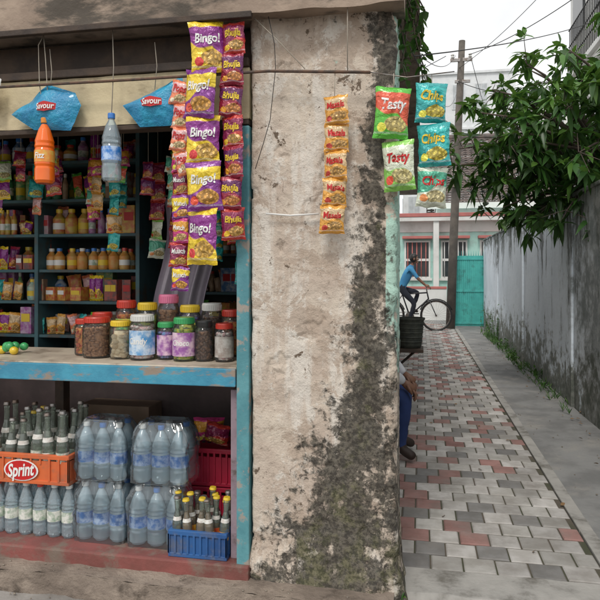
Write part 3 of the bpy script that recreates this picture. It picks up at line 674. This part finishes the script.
for sgn in(0,1):
    ye=hy0 if sgn==0 else hy1
    nr_=30;n_=44
    for k in range(nr_):
        ka,kb=k/nr_,(k+1)/nr_
        za=z0_+(zr-z0_)*ka+.05;zb=z0_+(zr-z0_)*kb;y_a=ye+(ym-ye)*ka;y_b=ye+(ym-ye)*kb
        xi=hx0;xj=hx1
        vs=[(xi+(xj-xi)*i/n_,y_a,za+.03*(i%2)+R.uniform(-.006,.006)) for i in range(n_+1)]+[(xi+(xj-xi)*i/n_,y_b,zb+.03*(i%2)) for i in range(n_+1)]
        mb.add(vs,[(i,i+1,n_+2+i,n_+1+i) for i in range(n_)],tile)
        mb.add([(xi,y_a,za-.05),(xj,y_a,za-.05),(xj,y_a,za),(xi,y_a,za)],[(0,1,2,3)],tile)
mb.tube([(hx0-.05,ym,zr+.03),(hx1+.05,ym,zr+.03)],.11,tile,8)
for x in(hx0+.3,hx1-.3): mb.add([(x,hy0+.5,z0_),(x,hy1-.5,z0_),(x,ym,zr-.15)],[(0,1,2)],wh)
mb.box(hx0-.02,hx1+.02,hy0-.03,hy0-.0,z0_-.16,z0_+.02,wh)
mb.done('tile_roof_house')
def block(name,x0,x1,y0,y1,h,mt,floors,win=3,trim=None,wm=None):
    mb=MB();mb.box(x0,x1,y0,y1,0,h,mt);wm=wm or wind
    fh=h/floors
    for f in range(floors):
        mb.box(x0-.12,x1+.12,y0-.12,y1+.12,(f+1)*fh-.12,(f+1)*fh+.02,trim or mt,.01)
        for i in range(win):
            w=(x1-x0)/win;xx=x0+w*(i+.25);zz=f*fh+fh*.35
            mb.box(xx-.05,xx+w*.5+.05,y0-.05,y0-.002,zz-.06,zz+fh*.42+.06,mt);mb.box(xx,xx+w*.5,y0-.06,y0-.048,zz,zz+fh*.42,wm);mb.box(xx+w*.24,xx+w*.26,y0-.075,y0-.058,zz,zz+fh*.42,mt)
        for i in range(3):
            w=(y1-y0)/3;yy=y0+w*(i+.25);zz=f*fh+fh*.35;mb.box(x0-.05,x0-.002,yy,yy+w*.5,zz,zz+fh*.42,wm)
    return mb
grey=mat('haze_pale_grey',(.76,.78,.79),(.7,.72,.74),rough=.9,grime=(.6,.61,.61),gs=.8)  # wall colour lightened so distance haze is part of the tone
palew=mat('hazy_window',(.52,.55,.57),rough=.4)  # pane colour paled the same way, distance haze mixed into it
block('d',-1,5.5,38,46,13.2,grey,4,5,None,palew).done('distant_building')
block('d',6.2,12,34,42,10.5,wh,3,4,None,palew).done('distant_building')
ax=.75
mb=block('apartment_building',2.5+ax,8,9.6,14.5,8.0,wh,3,3,wh)
for zf in(2.85,5.45):
    mb.box(2.3+ax,2.5+ax,10.2,13.9,zf-.1,zf,wh,.01)
    for i in range(34): y=10.2+i*.11;mb.tube([(2.33+ax,y,zf),(2.33+ax,y,zf+.95)],.009,black,5)
    for zz in(zf+.3,zf+.6,zf+.95): mb.tube([(2.33+ax,10.2,zz),(2.33+ax,13.9,zz)],.013,black,6)
mb.tube([(2.42+ax,9.7,0),(2.42+ax,9.7,7.8)],.05,rust,8)
mb.done('apartment_building')
# ------------------------------------------------------------ POLE + WIRES
polem=mat('pole_concrete',(.16,.14,.12),(.1,.09,.08),scale=4,rough=.9,bmp=.4)
mb=MB();mb.tube([(.70,15.0,-.05),(.78,15.0,2.2),(.87,15.0,4.4),(.97,15.0,6.75)],[.11,.1,.09,.075],polem,12)
mb.box(.7,1.2,14.93,14.97,6.25,6.33,steel,.005);mb.box(.8,1.15,14.93,14.97,5.75,5.82,steel,.005)
for x in(.75,1.15): mb.lathe([(.02,0),(.045,.02),(.03,.05),(.045,.08),(.02,.11)],(x,14.95,6.33),lidw,10)
mb.box(.72,.92,14.82,14.9,3.3,3.7,steel,.01)
mb.done('utility_pole')
mb=MB()
def wire(a_,b_,sag,r=.008):
    a_=Vector(a_);b_=Vector(b_);pts=[]
    for i in range(21):
        k=i/20;p_=a_.lerp(b_,k);p_.z-=sag*4*k*(1-k);pts.append(p_)
    mb.tube(pts,r,black,5)
wire((.82,14.95,6.4),(-.3,4,3.1),.35,.005);wire((1.12,14.95,6.4),(3.25,9.7,6.1),.2)
wire((.9,14.95,5.8),(-.1,2.9,2.5),.5,.003);wire((1.15,14.95,6.4),(5,38,8),.6);wire((.6,14.95,6.4),(-8,24,7),.5);wire((-.02,2.6,2.22),(3.25,9.7,5.4),.15,.003)
wire((.86,14.95,5.8),(3.25,12,4.8),.3);wire((.9,14.95,6.1),(3.25,9.8,7.2),.25,.006)
mb.done('overhead_cables')
# ------------------------------------------------------------ FOLIAGE
def leafmat(name,c1,c2):
    m,t,b=nt(name);f=ramp(t,nz(t,pos(t),3,3),.35,.65);oc=mixc(t,f,c1,c2)
    t.links.new(oc,b.inputs['Base Color']);b.inputs['Roughness'].default_value=.38
    tr=N(t,'ShaderNodeBsdfTranslucent');t.links.new(mixc(t,.5,oc,(.14,.24,.03)),tr.inputs[0])
    mx=N(t,'ShaderNodeMixShader');mx.inputs[0].default_value=.3;t.links.new(b.outputs[0],mx.inputs[1]);t.links.new(tr.outputs[0],mx.inputs[2])
    t.links.new(mx.outputs[0],t.nodes['Material Output'].inputs[0]);return m
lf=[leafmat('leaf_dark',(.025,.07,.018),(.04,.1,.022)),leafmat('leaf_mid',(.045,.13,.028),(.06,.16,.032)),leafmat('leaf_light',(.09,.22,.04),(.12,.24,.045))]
bark=mat('bark',(.12,.09,.07),(.07,.055,.045),scale=9,rough=.9,bmp=.8)
def leaf(mb,p,d,L,W,mt,droop=.3):
    d=d.normalized();s_=d.cross(Vector((0,0,1)));
    if s_.length<.05: s_=Vector((1,0,0))
    s_.normalize();n_=s_.cross(d).normalized()
    rr=R.uniform(-.7,.7);s_=(s_*math.cos(rr)+n_*math.sin(rr)).normalized();n_=s_.cross(d).normalized()
    vs=[]
    for k,w in zip([0,.3,.65,1],[.06,1,.8,.02]):
        c_=p+d*L*k-Vector((0,0,1))*droop*L*k*k
        vs+=[c_-s_*W*w*.5+n_*W*w*.16,c_,c_+s_*W*w*.5+n_*W*w*.16]
    fs=[]
    for i in range(3):
        a_=i*3;fs+=[(a_,a_+1,a_+4,a_+3),(a_+1,a_+2,a_+5,a_+4)]
    mb.add(vs,fs,mt,True)
def rdir(): 
    while 1:
        v=Vector((R.uniform(-1,1),R.uniform(-1,1),R.uniform(-1,1)))
        if .1<v.length<1: return v.normalized()
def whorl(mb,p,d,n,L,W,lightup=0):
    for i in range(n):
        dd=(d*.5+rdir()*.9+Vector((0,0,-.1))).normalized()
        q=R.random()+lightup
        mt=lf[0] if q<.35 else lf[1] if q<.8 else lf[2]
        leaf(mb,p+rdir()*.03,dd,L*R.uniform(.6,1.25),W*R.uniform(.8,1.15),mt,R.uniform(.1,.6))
mb=MB()
base=Vector((2.35,7.0,-.05));fork=Vector((2.15,6.9,2.1))
mb.tube([base,(2.3,6.95,1.),fork],[.13,.11,.09],bark,12)
tips=[(.36,6.7,2.45),(.42,7.0,2.68),(.55,6.5,2.95),(.55,6.8,2.2),(.8,6.9,2.45),(.85,6.7,2.0),(.9,7.0,3.1),(1.0,6.4,2.75),(1.1,6.7,2.3),(1.15,6.6,1.93),(1.3,7.0,3.05),(1.35,6.5,2.6),(1.45,6.4,2.15),(1.6,6.7,3.2),(1.7,6.3,2.7),(1.85,6.4,2.2),(2.0,6.7,3.1),(2.1,6.4,2.5),(1.6,6.1,1.95),(1.9,6.0,1.95),(.9,6.3,2.55),(1.2,7.3,2.8),(2.2,7.1,3.4),(1.4,5.9,2.4),(1.6,5.7,2.9),(1.8,5.6,2.5),(1.25,6.0,2.9),(.75,6.6,2.7),(1.35,6.2,1.9),(1.75,5.9,3.3),(1.0,6.8,1.85),(1.9,5.5,2.1),
(.75,6.8,3.25),(1.05,6.5,3.4),(1.4,6.3,3.45),(1.7,6.0,3.65),(1.95,5.8,3.9),(1.5,6.8,3.6),(2.1,6.3,3.8),(1.15,7.0,3.5),(1.85,5.5,3.2)]
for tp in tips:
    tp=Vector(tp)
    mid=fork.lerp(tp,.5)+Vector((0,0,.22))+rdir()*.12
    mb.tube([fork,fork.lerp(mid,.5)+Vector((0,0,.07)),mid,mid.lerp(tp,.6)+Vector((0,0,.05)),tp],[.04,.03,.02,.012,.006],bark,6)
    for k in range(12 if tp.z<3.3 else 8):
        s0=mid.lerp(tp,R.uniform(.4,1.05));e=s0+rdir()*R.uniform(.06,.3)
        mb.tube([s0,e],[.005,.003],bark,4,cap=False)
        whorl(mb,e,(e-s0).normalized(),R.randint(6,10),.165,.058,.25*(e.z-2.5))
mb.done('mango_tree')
mb=MB()
for s_ in range(9):
    p_=Vector((-.06+R.uniform(-.03,.02),2.6+R.uniform(0,.25),2.84));pts=[p_.copy()]
    for k in range(R.randint(6,12)):
        p_=p_+Vector((R.uniform(-.02,.025),R.uniform(-.02,.02),-R.uniform(.04,.08)));p_.x=max(-.075,min(.03,p_.x));pts.append(p_.copy())
        for q in range(3): leaf(mb,p_,rdir(),R.uniform(.03,.06),R.uniform(.02,.032),R.choice(lf[:2]),.4)
    mb.tube(pts,.003,bark,4)
mb.done('creeper_plant')
def weeds(name,pts,s_,grass=False):
    mb=MB()
    for (x,y,n_,h) in pts:
        for k in range(n_):
            b0=Vector((x+R.uniform(-.12,.06),y+R.uniform(-.4,.4),0));tp=b0+Vector((R.uniform(-.14,.06),R.uniform(-.1,.1),R.uniform(.3,1)*h))
            if grass and R.random()<.6:
                for q in range(7): leaf(mb,b0,Vector((R.uniform(-.6,.6),R.uniform(-.6,.6),1)),R.uniform(.08,.2),.008,R.choice(lf[1:]),.35)
                continue
            mb.tube([b0,b0.lerp(tp,.5)+Vector((0,0,.02)),tp],[.004,.003,.002],lf[1],4,cap=False)
            for q in range(6): leaf(mb,b0.lerp(tp,R.uniform(.25,1)),rdir()+Vector((0,0,.3)),s_*R.uniform(.5,1.2),s_*.45,R.choice(lf),.3)
    mb.done(name)
weeds('weeds',[(1.42,12.6,26,.75),(1.42,11.9,20,.35),(1.42,13.4,22,.5),(1.42,10.9,22,.28),(1.42,10.1,22,.2),(1.43,9.3,20,.2),(1.43,8.4,18,.15),(1.43,7.4,12,.1),(1.43,6.5,7,.08)],.06,True)
weeds('weeds',[(-.66,2.4,3,.05),(-.2,2.42,5,.06),(-.05,2.55,5,.07)],.02)
mb=MB()
for (cx,cy,cz,rr) in((-5,33,5,3),(13,30,6,4),(7,29,5.2,2.2)):
    mb.tube([(cx,cy,0),(cx,cy,cz)],[.3,.15],bark,8)
    for k in range(1300):
        d_=rdir();q=Vector((cx,cy,cz))+d_*rr*(R.random()**.4)*(1+.35*noise.noise(d_*2.2));leaf(mb,q,rdir(),.5,.3,R.choice(lf),.2)
mb.done('distant_trees')
mb=MB();dry=mat('dry_leaf',(.25,.15,.07),(.15,.09,.04),rough=.8)
for k in range(170):
    if k<100: x,y,z=1.48-abs(R.gauss(0,.14)),R.uniform(3,14),.012
    elif k<130: x,y,z=R.uniform(-.3,.8),R.uniform(3,12),.006
    else: x,y,z=R.uniform(-2,1),R.uniform(2.0,2.36),-.035
    leaf(mb,Vector((x,y,z)),Vector((R.uniform(-1,1),R.uniform(-1,1),.05)),R.uniform(.02,.05),.02,dry,0)
mb.done('dry_leaves')
mb=MB();peb=mat('pebble',(.3,.26,.21),(.2,.17,.14),rough=.95)
for k in range(200):
    if k<60: x,y,z=R.uniform(-2,.7),R.uniform(2.25,2.36),-.032
    elif k<90: x,y,z=R.uniform(-1.9,-.1),R.uniform(2.39,2.45),.056
    else: x,y,z=R.uniform(.9,1.47),R.uniform(3,12),.004
    r_=R.uniform(.002,.006);mb.sphere((x,y,z),(r_*1.3,r_,r_*.7),peb,6,4)
mb.done('pebbles')
# ------------------------------------------------------------ PEOPLE
skin=mat('skin_brown',(.25,.13,.08),(.21,.105,.065),rough=.5);hair=mat('hair_black',(.012,.01,.01),(.02,.017,.015),scale=60,rough=.5)
bshirt=mat('blue_shirt',(.06,.28,.5),(.05,.22,.42),rough=.85,bmp=.3);dtrous=mat('dark_trousers',(.03,.035,.05),rough=.9,bmp=.3)
wshirt=mat('white_shirt',(.66,.67,.7),(.55,.57,.6),rough=.9,bmp=.3);btrous=mat('blue_trousers',(.03,.06,.2),(.02,.04,.13),rough=.9,bmp=.5,bscale=20)
shoe=mat('sandal',(.04,.025,.02),rough=.6)
lips=mat('lips',(.25,.08,.07),rough=.5)
def body(J,B):
    names=list(J);me=bpy.data.meshes.new('b');me.from_pydata([J[n_][:3] for n_ in names],[(names.index(a_),names.index(b_)) for a_,b_,_ in B],[])
    ob=bpy.data.objects.new('b',me);sc.collection.objects.link(ob)
    ob.modifiers.new('s','SKIN');sv=me.skin_vertices[0].data
    for i,n_ in enumerate(names): r_=J[n_][3];r2=J[n_][4] if len(J[n_])>4 else r_;sv[i].radius=(r_,r2);sv[i].use_root=(n_=='pelvis')
    su=ob.modifiers.new('u','SUBSURF');su.levels=2;su.render_levels=2
    dg=bpy.context.evaluated_depsgraph_get();dg.update();em=bpy.data.meshes.new_from_object(ob.evaluated_get(dg))
    vs=[v.co.copy() for v in em.vertices];fs=[list(p_.vertices) for p_ in em.polygons];bpy.data.objects.remove(ob)
    for v in vs: v+=Vector((1,.5,0))*.008*noise.noise(v*14)
    out={}
    for f in fs:
        c_=sum((vs[i] for i in f),Vector())/len(f);best=None
        for a_,b_,mt in B:
            A=Vector(J[a_][:3]);Bv=Vector(J[b_][:3]);d_=Bv-A;k=max(0,min(1,(c_-A).dot(d_)/max(d_.length_squared,1e-9)))
            dist=(c_-A-d_*k).length-(J[a_][3]*(1-k)+J[b_][3]*k)
            if best is None or dist<best[0]: best=(dist,mt)
        out.setdefault(best[1],[]).append(f)
    return vs,out
def head(mb,c,face,s_=1,tilt=0):
    M=Matrix.Translation(c)@Matrix.Rotation(face-math.pi/2,4,'Z')@Matrix.Rotation(-tilt,4,'X')@Matrix.Scale(s_,4)
    def sk(p_):
        q=p_.copy()
        if q.z<0: q.x*=1+.35*q.z; q.y*=1+.12*q.z
        if q.y>.6 and abs(q.z)<.5: q.y*=.97
        return q
    mb.sphere((0,0,0),(.074,.092,.115),skin,24,18,M,sk)
    mb.sphere((0,.075,-.085),(.028,.022,.02),skin,10,8,M)
    mb.tube([(0,.086,.012),(0,.1,-.012),(0,.107,-.026),(0,.09,-.034)],[.006,.009,.013,.008],skin,8,M)
    for s in(-1,1):
        mb.sphere((s*.03,.078,.008),(.014,.01,.009),white,10,8,M);mb.sphere((s*.03,.087,.008),(.006,.004,.006),black,8,6,M)
        mb.tube([(s*.014,.088,.026),(s*.03,.088,.031),(s*.047,.078,.026)],.0035,hair,6,M)
        mb.sphere((s*.076,.0,-.004),(.009,.02,.032),skin,10,8,M)
    mb.sphere((0,.087,-.055),(.024,.009,.007),lips,10,6,M)
    def hk(p_):
        q=p_.copy();lim=.12+.45*max(0,q.y)-.75*max(0,-q.y)
        if q.z<lim: q=q*.93
        return q*(1+.03*noise.noise(q*6))
    mb.sphere((0,-.008,.012),(.084,.098,.117),hair,28,22,M,hk)
def hand(mb,w,d,curl,mt=skin,s=1):
    w=Vector(w);d=Vector(d).normalized();cu=Vector(curl).normalized();sd=d.cross(cu).normalized()
    mb.tube([w-d*.01,w+d*.03,w+d*.075,w+d*.09],[.024*s,.03*s,.034*s,.02*s],mt,10)
    for i in range(4):
        o_=sd*((i-1.5)*.019);L=[.062,.075,.07,.055][i];p0=w+d*.075+o_
        p1=p0+d*L*.45+cu*.008;p2=p1+d*L*.15+cu*L*.4;p3=p2-d*L*.12+cu*L*.3
        mb.tube([p0,p1,p2,p3],[.0095,.009,.008,.006],mt,8)
    p0=w+d*.025-sd*.025;mb.tube([p0,p0-sd*.025+d*.025+cu*.008,p0-sd*.02+d*.05+cu*.025],[.012,.01,.008],mt,8)
Yc=14.4;wx1=.36;wx0=-.70
J={'pelvis':(-.42,Yc,.98,.13,.11),'belly':(-.36,Yc,1.12,.12,.12),'chest':(-.26,Yc,1.32,.14,.12),'neckb':(-.19,Yc,1.45,.07,.07),'neck':(-.165,Yc,1.52,.05,.05),
'shL':(-.2,Yc+.16,1.41,.055),'elL':(-.06,Yc+.22,1.2,.042),'elL2':(-.03,Yc+.215,1.17,.036),'wrL':(.12,Yc+.21,1.03,.026),
'shR':(-.2,Yc-.16,1.41,.055),'elR':(-.06,Yc-.22,1.2,.042),'elR2':(-.03,Yc-.215,1.17,.036),'wrR':(.12,Yc-.21,1.03,.026),
'hipL':(-.41,Yc+.09,.93,.088),'knL':(-.04,Yc+.1,.86,.062),'anL':(-.17,Yc+.11,.48,.038),'toL':(-.04,Yc+.11,.41,.03),
'hipR':(-.41,Yc-.09,.93,.088),'knR':(-.12,Yc-.1,.62,.062),'anR':(-.23,Yc-.11,.25,.038),'toR':(-.08,Yc-.11,.18,.03)}
B=[('pelvis','belly',bshirt),('belly','chest',bshirt),('chest','neckb',bshirt),('neckb','neck',skin)]
for s in 'LR': B+=[('chest','sh'+s,bshirt),('sh'+s,'el'+s,bshirt),('el'+s,'el'+s+'2',skin),('el'+s+'2','wr'+s,skin),('pelvis','hip'+s,dtrous),('hip'+s,'kn'+s,dtrous),('kn'+s,'an'+s,dtrous),('an'+s,'to'+s,shoe)]
vs,out=body(J,B);mb=MB()
for mt,f in out.items(): mb.add(vs,f,mt,True)
head(mb,(-.13,Yc,1.63),0.0);hand(mb,J['wrL'][:3],(.9,0,-.3),(.1,0,-1));hand(mb,J['wrR'][:3],(.9,0,-.3),(.1,0,-1))
mb.done('cyclist')
mb=MB();rub=black
def wheel(cx):
    r_=.34
    pts=[(cx+r_*math.cos(a_/32*2*math.pi),Yc,r_+.0+r_*math.sin(a_/32*2*math.pi)) for a_ in range(33)];mb.tube(pts,.02,rub,8,cap=False)
    pts=[(cx+(r_-.025)*math.cos(a_/32*2*math.pi),Yc,r_+(r_-.025)*math.sin(a_/32*2*math.pi)) for a_ in range(33)];mb.tube(pts,.01,steel,6,cap=False)
    for k in range(24):
        a_=k/24*2*math.pi;mb.tube([(cx,Yc+(.03 if k%2 else -.03),r_),(cx+(r_-.03)*math.cos(a_),Yc,r_+(r_-.03)*math.sin(a_))],.0018,steel,4)
    mb.tube([(cx,Yc-.05,r_),(cx,Yc+.05,r_)],.02,steel,8)
    pts=[(cx+(r_+.035)*math.cos(a_),Yc,r_+(r_+.035)*math.sin(a_)) for a_ in [math.radians(20+k*14) for k in range(11)]];mb.tube(pts,.014,rub,6)
wheel(wx0);wheel(wx1)
fr=mat('bicycle_paint',(.03,.03,.035),rough=.3,coat=.5)
bb=(-.23,Yc,.32);st_=(-.4,Yc,.82);hd=(.16,Yc,.86);hd2=(.19,Yc,.72)
for a_,b_ in((st_,hd),(bb,hd2),(bb,st_),(hd,hd2)): mb.tube([a_,b_],.017,fr,8)
for s in(-.05,.05): mb.tube([(bb[0],Yc+s*.5,.32),(wx0,Yc+s,.34)],.01,fr,6);mb.tube([(st_[0],Yc,.8),(wx0,Yc+s,.34)],.009,fr,6);mb.tube([(.19,Yc+s*.5,.72),(.27,Yc+s,.55),(wx1,Yc+s,.34)],.011,fr,6)
mb.tube([hd,(.14,Yc,.98)],.014,steel,8);mb.tube([(.14,Yc-.27,1.0),(.16,Yc-.15,1.03),(.14,Yc,.99),(.16,Yc+.15,1.03),(.14,Yc+.27,1.0)],.011,steel,8)
mb.tube([st_,(-.42,Yc,.88)],.013,steel,8);mb.sphere((-.43,Yc,.9),(.13,.08,.03),rub,14,8,None,lambda p_:Vector((p_.x,p_.y*(1-.5*max(0,p_.x)),p_.z)))
mb.lathe([(.09,-.004),(.1,0),(.09,.004),(0,.004)],(bb[0],Yc-.04,bb[2]),steel,20,Matrix.Rotation(math.pi/2,4,'X'))
mb.tube([(bb[0],Yc-.06,.32),(-.2,Yc-.09,.15)],.009,steel,6);mb.tube([(bb[0],Yc+.06,.32),(-.1,Yc+.09,.41)],.009,steel,6);mb.box(-.22,-.1,Yc-.16,Yc-.06,.135,.155,rub,.004);mb.box(-.16,-.02,Yc+.06,Yc+.16,.36,.38,rub,.004)
mb.box(wx0-.2,wx0+.22,Yc-.07,Yc+.07,.74,.75,steel,.003);mb.tube([(bb[0],Yc-.045,.42),(wx0,Yc-.045,.38)],.006,steel,4);mb.tube([(bb[0],Yc-.045,.23),(wx0,Yc-.045,.3)],.006,steel,4)
mb.done('bicycle')
Yp=4.55;X0=-.36
J={'pelvis':(X0,Yp,.47,.13,.12),'belly':(X0+.01,Yp,.62,.125,.12),'chest':(X0+.03,Yp,.82,.14,.12),'neckb':(X0+.05,Yp,.96,.07,.07),'neck':(X0+.06,Yp,1.02,.05,.05),
'shR':(X0+.05,Yp-.18,.92,.058),'elR':(X0+.14,Yp-.25,.66,.048),'wrR':(X0+.25,Yp-.17,.56,.033),
'shL':(X0+.05,Yp+.18,.92,.058),'elL':(X0+.14,Yp+.25,.66,.048),'wrL':(X0+.25,Yp+.17,.56,.033),
'hipR':(X0+.02,Yp-.1,.45,.09),'knR':(X0+.26,Yp-.15,.47,.068),'anR':(X0+.22,Yp-.14,.1,.042),'toR':(X0+.33,Yp-.17,.035,.032),
'hipL':(X0+.02,Yp+.1,.45,.09),'knL':(X0+.27,Yp+.15,.47,.068),'anL':(X0+.2,Yp+.14,.1,.042),'toL':(X0+.32,Yp+.17,.035,.032)}
B=[('pelvis','belly',wshirt),('belly','chest',wshirt),('chest','neckb',wshirt),('neckb','neck',skin)]
for s in 'LR': B+=[('chest','sh'+s,wshirt),('sh'+s,'el'+s,wshirt),('el'+s,'wr'+s,wshirt),('pelvis','hip'+s,btrous),('hip'+s,'kn'+s,btrous),('kn'+s,'an'+s,btrous),('an'+s,'to'+s,shoe)]
vs,out=body(J,B);mb=MB()
for mt,f in out.items(): mb.add(vs,f,mt,True)
head(mb,(X0+.08,Yp,1.13),0.0,1,.15);hand(mb,J['wrR'][:3],(.6,.1,-.5),(-.3,0,-1));hand(mb,J['wrL'][:3],(.6,-.1,-.5),(-.3,0,-1))
mb.done('seated_person')
mb=MB();bk=mat('basket_dark',(.06,.065,.05),(.03,.035,.03),scale=20,rough=.7,bmp=.6)
bc=(-.085,5.6,.66)
mb.lathe([(0,.0),(.09,.0),(.1,.02),(.12,.24),(.13,.25),(.13,.265),(.115,.265),(.095,.04)],bc,bk,24)
for k in range(5): mb.lathe([(.104+.003*k,.05+k*.04),(.110+.003*k,.055+k*.04),(.105+.003*k,.065+k*.04)],bc,bk,24)
mb.box(-.44,.03,5.45,5.75,.63,.658,darkw,.004);mb.box(-.44,-.4,5.5,5.7,-.05,.63,darkw,.004);mb.tube([(-.4,5.6,.3),(-.04,5.6,.63)],.012,darkw,6)
mb.done('plastic_bin')
# ------------------------------------------------------------ LIGHT / SKY
w=bpy.data.worlds.new('World');sc.world=w;w.use_nodes=True;t=w.node_tree;bg=t.nodes['Background']
sky=N(t,'ShaderNodeTexSky',sky_type='NISHITA');sky.sun_disc=False;el=math.radians(52);az=math.radians(186);sky.sun_elevation=el;sky.sun_rotation=az;sky.air_density=1.0;sky.dust_density=2.0;sky.ozone_density=1.
hs=N(t,'ShaderNodeHueSaturation');hs.inputs['Saturation'].default_value=.5;t.links.new(sky.outputs[0],hs.inputs['Color'])
tc=N(t,'ShaderNodeTexCoord');cn=nz(t,tc.outputs['Generated'],2.2,6,.6)
cl=mixc(t,ramp(t,cn,.3,.62,.72,.97),hs.outputs[0],(7.4,7.4,7.35))
t.links.new(cl,bg.inputs[0]);bg.inputs[1].default_value=.15
L=bpy.data.lights.new('sun','SUN');L.energy=1.5;L.angle=math.radians(14);L.color=(1,.95,.88);lo_=bpy.data.objects.new('sun',L);sc.collection.objects.link(lo_)
sv=Vector((math.sin(az)*math.cos(el),math.cos(az)*math.cos(el),math.sin(el)));lo_.rotation_euler=sv.to_track_quat('Z','Y').to_euler();lo_.location=sv*30
sc.view_settings.view_transform='Standard';sc.view_settings.look='None';sc.view_settings.exposure=0
cam=bpy.data.cameras.new('camera');cam.sensor_width=36;cam.lens=37.2;cam.clip_end=800;cam.clip_start=.05;cam.shift_y=-.0467
co=bpy.data.objects.new('camera',cam);sc.collection.objects.link(co);co.location=(0,0,1.33);co.rotation_euler=(math.radians(90),0,math.radians(10.95));sc.camera=co
